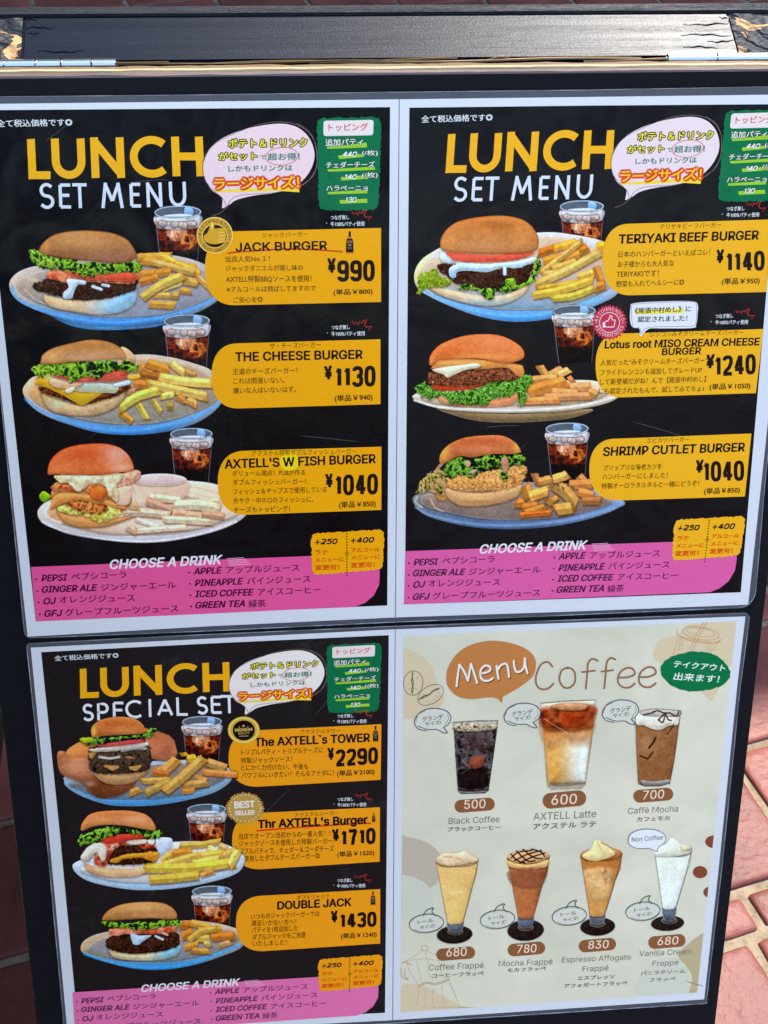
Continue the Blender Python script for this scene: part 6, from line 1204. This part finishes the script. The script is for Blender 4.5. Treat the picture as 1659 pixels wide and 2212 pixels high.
# 9 double jack
c = Canvas(P9f, 90, 180, 1380, 725, K)
c.blob([(110, 555), (150, 480), (320, 420), (850, 340), (1100, 350), (1300, 400), (1368, 470), (1320, 550), (1150, 620), (950, 680), (720, 712), (500, 700), (300, 650), (160, 600)], (196, 170, 150), (40, 144, 226), (150, 156, 170), 5, .04, .01, side=((196, 168, 130), 110, 380))
c.blob([(160, 550), (330, 450), (880, 370), (1250, 410), (1310, 480), (1200, 550), (980, 610), (740, 645), (500, 640), (260, 600)], (170, 140, 120), (140, 150, 166), (200, 170, 140), 16, .08)
c.line([(140, 590), (330, 650), (600, 690), (850, 680), (1100, 610), (1320, 520)], 22, (70, 168, 240), .8, 14)
c.fries([(870, 370, 960, 370, 60, 0, (216, 130, 40)), (940, 350, 1100, 390, 56, 0, (230, 170, 80)), (1000, 420, 1180, 400, 60, 0, (230, 160, 60)), (1100, 460, 1280, 450, 66, 0, (226, 140, 60)), (880, 460, 960, 420, 60, 0, (206, 130, 50)), (980, 470, 1090, 470, 56, 0, (222, 180, 90)), (930, 490, 1150, 400, 50, -30, (226, 190, 90)), (1050, 520, 1100, 510, 50, 0, (206, 190, 110)), (900, 540, 1000, 520, 50, 0, (190, 130, 60)), (950, 565, 1090, 570, 46, 0, (214, 156, 76)), (1160, 530, 1250, 500, 40, 0, (190, 150, 110))])
c.blob([(335, 560), (480, 590), (700, 575), (860, 520), (868, 570), (820, 610), (700, 640), (520, 642), (370, 620)], (222, 186, 130), (206, 196, 170), (180, 140, 90), 10, .1, side=((140, 190, 214), 780, 600))
c.blob([(305, 510), (340, 460), (500, 430), (800, 420), (858, 470), (850, 530), (700, 575), (500, 585), (340, 560)], (56, 36, 26), (40, 26, 18), (26, 16, 12), 12, .3, .06, 5, 12, .06, pal=PAT, pf=.05)
c.blob([(340, 440), (330, 400), (450, 390), (600, 400), (800, 380), (840, 400), (800, 430), (660, 440), (560, 440), (450, 440), (380, 455)], (206, 96, 60), (190, 80, 50), None, 8, .2, .03, 5, 8, .04, pal=[(176, 66, 40), (222, 110, 76), (236, 160, 130), (200, 84, 56)], pf=.025)
c.blob([(490, 435), (560, 450), (650, 450), (580, 500), (560, 520), (510, 515)], (190, 206, 220), (176, 200, 222), (150, 150, 156), 8, .1)
c.line([(680, 455), (735, 480)], 18, (196, 206, 216)); c.line([(740, 435), (770, 445)], 16, (200, 180, 160))
c.blob([(275, 345), (340, 340), (480, 350), (640, 340), (800, 330), (870, 335), (850, 375), (760, 380), (680, 400), (580, 410), (460, 395), (320, 385)], (56, 110, 30), None, None, 8, .2, .05, 5, 20, .04, pal=LET, pf=.032, ridge=True)
c.blob([(272, 330), (320, 260), (430, 212), (600, 194), (740, 205), (820, 250), (845, 310), (800, 330), (640, 320), (480, 330), (330, 338)], (206, 152, 96), (186, 128, 76), (146, 90, 44), 14, .08, .014, hl=[(560, 235, 170, 30, (222, 170, 112), .7), (640, 300, 160, 20, (206, 146, 96), .7)])
c.emit(p3, 'burger_plate_photo', 4.7, label='double jack burger on a blue-edged plate')
# coffee page glasses ---------------------------------------------------
BGc = (202, 202, 190)
def tumbler(f, x0, x1, y0, bx0, bx1, y1): return [(x0, y0), (x1, y0-12), (bx1, y1-10), (bx1-18, y1+8), (bx0+18, y1+14), (bx0, y1-4)]
def newc(*a): c = Canvas(*a); c.C[:] = BGc; return c
c = newc(I4, 460, 920, 925, 1640, 4.4)
c.blob([(484, 960), (900, 945), (880, 1120), (850, 1350), (812, 1600), (780, 1622), (560, 1628), (528, 1606), (510, 1350), (495, 1120)], (176, 168, 156), (90, 84, 80), (90, 84, 80), 8, .08, .02, smooth=False)
c.blob([(492, 1030), (700, 1020), (890, 1020), (850, 1350), (815, 1580), (770, 1595), (560, 1598), (530, 1580), (510, 1350)], (56, 48, 50), (30, 24, 26), (46, 40, 40), 8, .35, .02, 5, 6, .03, pal=[(24, 20, 22), (60, 52, 54), (104, 98, 100), (38, 30, 32)], pf=.022, smooth=False)
c.blob([(640, 1040), (800, 1040), (840, 1100), (800, 1200), (640, 1250), (560, 1120)], (90, 80, 80), None, None, 8, .3, .03, 26, 18, .02, pal=[(40, 30, 32), (96, 86, 88), (70, 44, 40), (120, 112, 112)], pf=.025, alpha=.8)
c.blob([(535, 1400), (640, 1390), (780, 1370), (800, 1560), (560, 1570), (528, 1500)], (32, 24, 26), None, None, 8, .3, .03, 14, alpha=.9)
c.blob([(645, 1290), (760, 1275), (765, 1370), (650, 1385)], (150, 84, 60), (120, 64, 48), None, 10, .25, .03, 6, 8, .04)
c.blob([(500, 990), (620, 960), (740, 985), (880, 975), (880, 1020), (700, 1040), (500, 1035)], (150, 130, 104), (110, 90, 66), None, 8, .25, .03, 5, 8, .05, pal=[(60, 50, 40), (160, 140, 110), (206, 196, 176), (110, 90, 66)], pf=.035)
c.line([(482, 960), (700, 945), (902, 942)], 7, (84, 80, 76), .9); c.line([(520, 1200), (590, 1330), (645, 1385)], 8, (120, 116, 118), .7); c.line([(645, 1385), (560, 1440)], 6, (110, 104, 104), .6)
c.line([(900, 945), (880, 1120), (812, 1600)], 7, (60, 54, 54), .8); c.line([(540, 1605), (660, 1612), (800, 1600)], 10, (150, 146, 144), .8)
c.emit(p4, 'drink_photo', 4, label='tall glass of black iced coffee')
c = newc(G, 675, 375, 930, 780, 1.9)
c.blob([(685, 402), (922, 388), (905, 560), (878, 750), (860, 768), (730, 773), (712, 758), (698, 560)], (214, 200, 180), (190, 176, 150), (150, 140, 126), 4, .05, .03, 1.5, smooth=False)
c.blob([(690, 430), (915, 420), (900, 580), (876, 735), (720, 742), (704, 600)], (196, 84, 30), (216, 168, 100), (150, 110, 70), 4, .1, .03, 1.5, smooth=False, side=None)
c.blob([(697, 530), (902, 520), (876, 738), (720, 745), (706, 640)], (216, 164, 96), (212, 160, 84), None, 4, .1, .02, 20, smooth=False, side=((236, 240, 236), 870, 740))
c.blob([(694, 470), (905, 465), (896, 560), (860, 580), (780, 575), (706, 590)], (176, 100, 50), (206, 150, 96), None, 4, .2, .03, 40, alpha=.8)
c.blob([(690, 426), (915, 414), (908, 480), (870, 505), (790, 515), (700, 508)], (150, 56, 28), (130, 60, 34), None, 4, .15, .03, 20, 6, .04, pal=[(96, 44, 28), (146, 58, 30), (170, 90, 56), (120, 54, 34)], pf=.02)
c.blob([(800, 440), (850, 440), (840, 490), (790, 500), (770, 470)], (172, 66, 26), None, None, 4, .2, .03, 24, alpha=.6)
c.blob([(725, 415), (790, 400), (880, 405), (870, 430), (780, 432)], (206, 160, 120), (190, 130, 90), (150, 90, 50), 5, .2, .05, 3)
c.line([(685, 402), (800, 392), (921, 388)], 3, (90, 84, 80), .9, 1.5); c.line([(725, 762), (790, 768), (868, 755)], 9, (170, 164, 150), .9, 2); c.line([(720, 750), (790, 754), (874, 742)], 3, (110, 96, 76), .8, 2)
c.line([(700, 468), (750, 500), (800, 530)], 2, (230, 200, 180), .7, 2)
c.emit(p4, 'drink_photo', 4, label='latte in layers of brown and cream')
c = newc(J4, 500, 820, 970, 1575, 4.4)
c.blob([(525, 860), (700, 830), (948, 850), (930, 1000), (890, 1300), (845, 1530), (760, 1556), (620, 1558), (552, 1535), (535, 1200)], (150, 104, 70), (140, 94, 62), (100, 76, 60), 8, .12, .015, 3.5, smooth=False, pal=None, hl=[(640, 1150, 90, 80, (176, 136, 100), .6)])
c.blob([(530, 880), (600, 860), (900, 870), (940, 900), (920, 980), (840, 990), (760, 1030), (680, 1020), (600, 985), (540, 980)], (226, 224, 216), (222, 214, 200), (196, 180, 160), 8, .06)
c.blob([(560, 855), (700, 835), (940, 852), (930, 900), (800, 900), (620, 890)], (190, 182, 172), None, (120, 110, 104), 7, .1)
for q in ([(600, 890), (680, 870), (720, 850)], [(740, 940), (800, 880), (830, 930), (860, 940)], [(860, 880), (910, 900), (930, 860)], [(690, 860), (740, 850), (790, 870), (850, 870)], [(740, 930), (780, 960), (800, 900)]): c.line(q, 14, (66, 40, 30), .95)
c.line([(690, 985), (760, 1000), (860, 960)], 6, (196, 140, 96), .7)
c.line([(715, 1100), (690, 1150), (655, 1195)], 20, (54, 36, 26), .95, smooth=False); c.line([(570, 1270), (640, 1300), (690, 1235)], 16, (54, 36, 26), .95, smooth=False); c.line([(885, 975), (860, 1020), (820, 1070)], 12, (70, 48, 36), .9)
c.blob([(580, 1500), (700, 1510), (840, 1495), (830, 1530), (760, 1548), (620, 1550)], (170, 164, 160), (110, 104, 100), None, 8)
c.line([(950, 850), (930, 1000), (890, 1300), (845, 1535)], 7, (80, 70, 64), .8); c.line([(526, 890), (535, 1200), (552, 1530)], 6, (100, 84, 72), .7); c.line([(570, 860), (700, 832), (950, 850)], 6, (90, 86, 84), .8)
c.emit(p4, 'drink_photo', 4, label='iced mocha with cream and chocolate drizzle')
def parfait(f, x0, x1, y0, bx0, bx1, yb, cx, cy, rx, ry, top, body, low, lab, extra, side=None):
    c = newc(f, min(x0, cx-rx)-16, y0-130, x1+24, cy+ry+14, 4.4)
    c.blob(ell(cx, cy, rx, ry, -.06), (44, 38, 36), None, (110, 104, 98), 6, .15, .02)
    c.line(ell(cx, cy+2, rx-4, ry-4, -.06, .3, 2.7), 5, (170, 166, 160), .8, smooth=False)
    c.blob(ell((bx0+bx1)/2, cy-28, 74, 34), (120, 112, 104), (70, 64, 60), (170, 160, 150), 8, .1)
    c.blob([(bx0, yb-20), (bx1, yb-30), (bx1-12, cy-40), ((bx0+bx1)/2, cy-20), (bx0+14, cy-36)], (120, 130, 150), (80, 84, 96), (190, 190, 196), 8, .15, .02, 3.5)
    c.blob([(x0, y0+10), (x1, y0-10), (x1-18, y0+140), ((x1+bx1)/2, (y0+yb)/2), (bx1+2, yb-18), (bx1-22, yb+4), (bx0+24, yb+8), (bx0-2, yb-10), ((x0+bx0)/2, (y0+yb)/2)], body, low, tuple(int(v*.72) for v in body), 12, .07, .012, 3.5, smooth=False, side=side)
    c.blob(ell((x0+x1)/2, y0, (x1-x0)/2-2, 62, -.04), top, None, tuple(int(v*.8) for v in top), 12, .1, .02)
    extra(c)
    c.line([(x0, y0+10), ((x0+bx0)/2, (y0+yb)/2), (bx0, yb-10)], 5, (120, 100, 84), .6); c.line([(x1, y0-10), ((x1+bx1)/2+4, (y0+yb)/2), (bx1+2, yb-18)], 7, (96, 74, 58), .75)
    c.emit(p4, 'drink_photo', 4, label=lab)
def ex1(c):
    c.blob([(360, 290), (440, 262), (560, 248), (620, 240), (700, 290), (730, 330), (640, 360), (500, 380), (400, 372), (355, 330)], (232, 206, 176), (226, 196, 160), (206, 150, 116), 10, .12, .02, 5, 10, .03)
    c.line([(420, 290), (520, 300), (600, 330)], 16, (214, 150, 116), .7, 12); c.line([(480, 630), (600, 620)], 18, (226, 206, 176), .5, 16)
parfait(K4, 345, 745, 325, 455, 600, 920, 522, 1020, 168, 88, (226, 190, 150), (222, 182, 116), (226, 190, 122), 'pale coffee frappe in a footed glass', ex1)
def ex2(c):
    c.blob([(1015, 330), (1200, 370), (1395, 320), (1385, 385), (1200, 412), (1030, 385)], (226, 190, 130), (216, 170, 110), None, 8, .06)
    c.blob(ell(1205, 290, 180, 66, -.05), (222, 176, 130), None, (200, 130, 80), 12, .1)
    for q in ([(1050, 270), (1110, 330), (1180, 350)], [(1100, 240), (1200, 330), (1270, 330)], [(1160, 225), (1260, 300), (1340, 310)], [(1240, 222), (1330, 250), (1360, 290)], [(1050, 300), (1120, 250), (1240, 235)], [(1080, 330), (1200, 270), (1330, 235)], [(1130, 350), (1260, 290), (1360, 260)]): c.line(q, 14, (50, 30, 26), .95)
    c.blob([(1030, 420), (1370, 400), (1340, 560), (1200, 590), (1060, 560)], (140, 84, 60), None, None, 8, .2, .02, 24, 6, .03, alpha=.7)
parfait(K4, 1010, 1410, 290, 1115, 1255, 870, 1185, 980, 172, 102, (222, 176, 130), (176, 108, 68), (182, 112, 70), 'mocha frappe with a chocolate lattice', ex2, ((140, 80, 50), 1400, 1240))
def ex3(c):
    c.blob([(310, 420), (560, 400), (560, 560), (450, 600), (360, 560)], (206, 176, 130), None, None, 10, .25, .014, 40, 16, .02, pal=[(176, 116, 60), (216, 190, 150), (206, 160, 100), (190, 130, 70)], pf=.012, alpha=.8)
    c.blob([(330, 560), (560, 560), (500, 700), (380, 690)], (206, 170, 116), None, None, 10, .2, .014, 40, alpha=.7)
    c.blob([(290, 280), (370, 220), (400, 150), (430, 128), (490, 160), (540, 200), (600, 240), (590, 280), (520, 310), (420, 335), (330, 320)], (232, 212, 160), (226, 206, 150), (206, 170, 110), 10, .08, .02)
    c.line([(430, 150), (470, 230), (520, 300)], 12, (206, 180, 120), .7, 10); c.line([(470, 160), (560, 210), (600, 260)], 14, (160, 110, 66), .6, 10)
parfait(L4, 272, 665, 270, 362, 500, 850, 435, 946, 164, 88, (190, 116, 70), (178, 112, 56), (212, 160, 96), 'affogato frappe topped with soft cream', ex3)
def ex4(c):
    c.blob([(965, 250), (1060, 190), (1110, 130), (1140, 118), (1180, 150), (1230, 190), (1300, 205), (1290, 260), (1150, 290), (980, 290)], (222, 222, 208), (216, 216, 200), None, 10, .04)
    c.blob([(1210, 190), (1250, 190), (1310, 200), (1290, 225), (1230, 235)], (226, 206, 170), None, (190, 150, 110), 6, .1)
parfait(L4, 965, 1315, 232, 1040, 1165, 780, 1087, 915, 156, 74, (220, 220, 206), (220, 222, 210), (226, 232, 232), 'white vanilla frappe in a footed glass', ex4)
#@@PARTS3@@
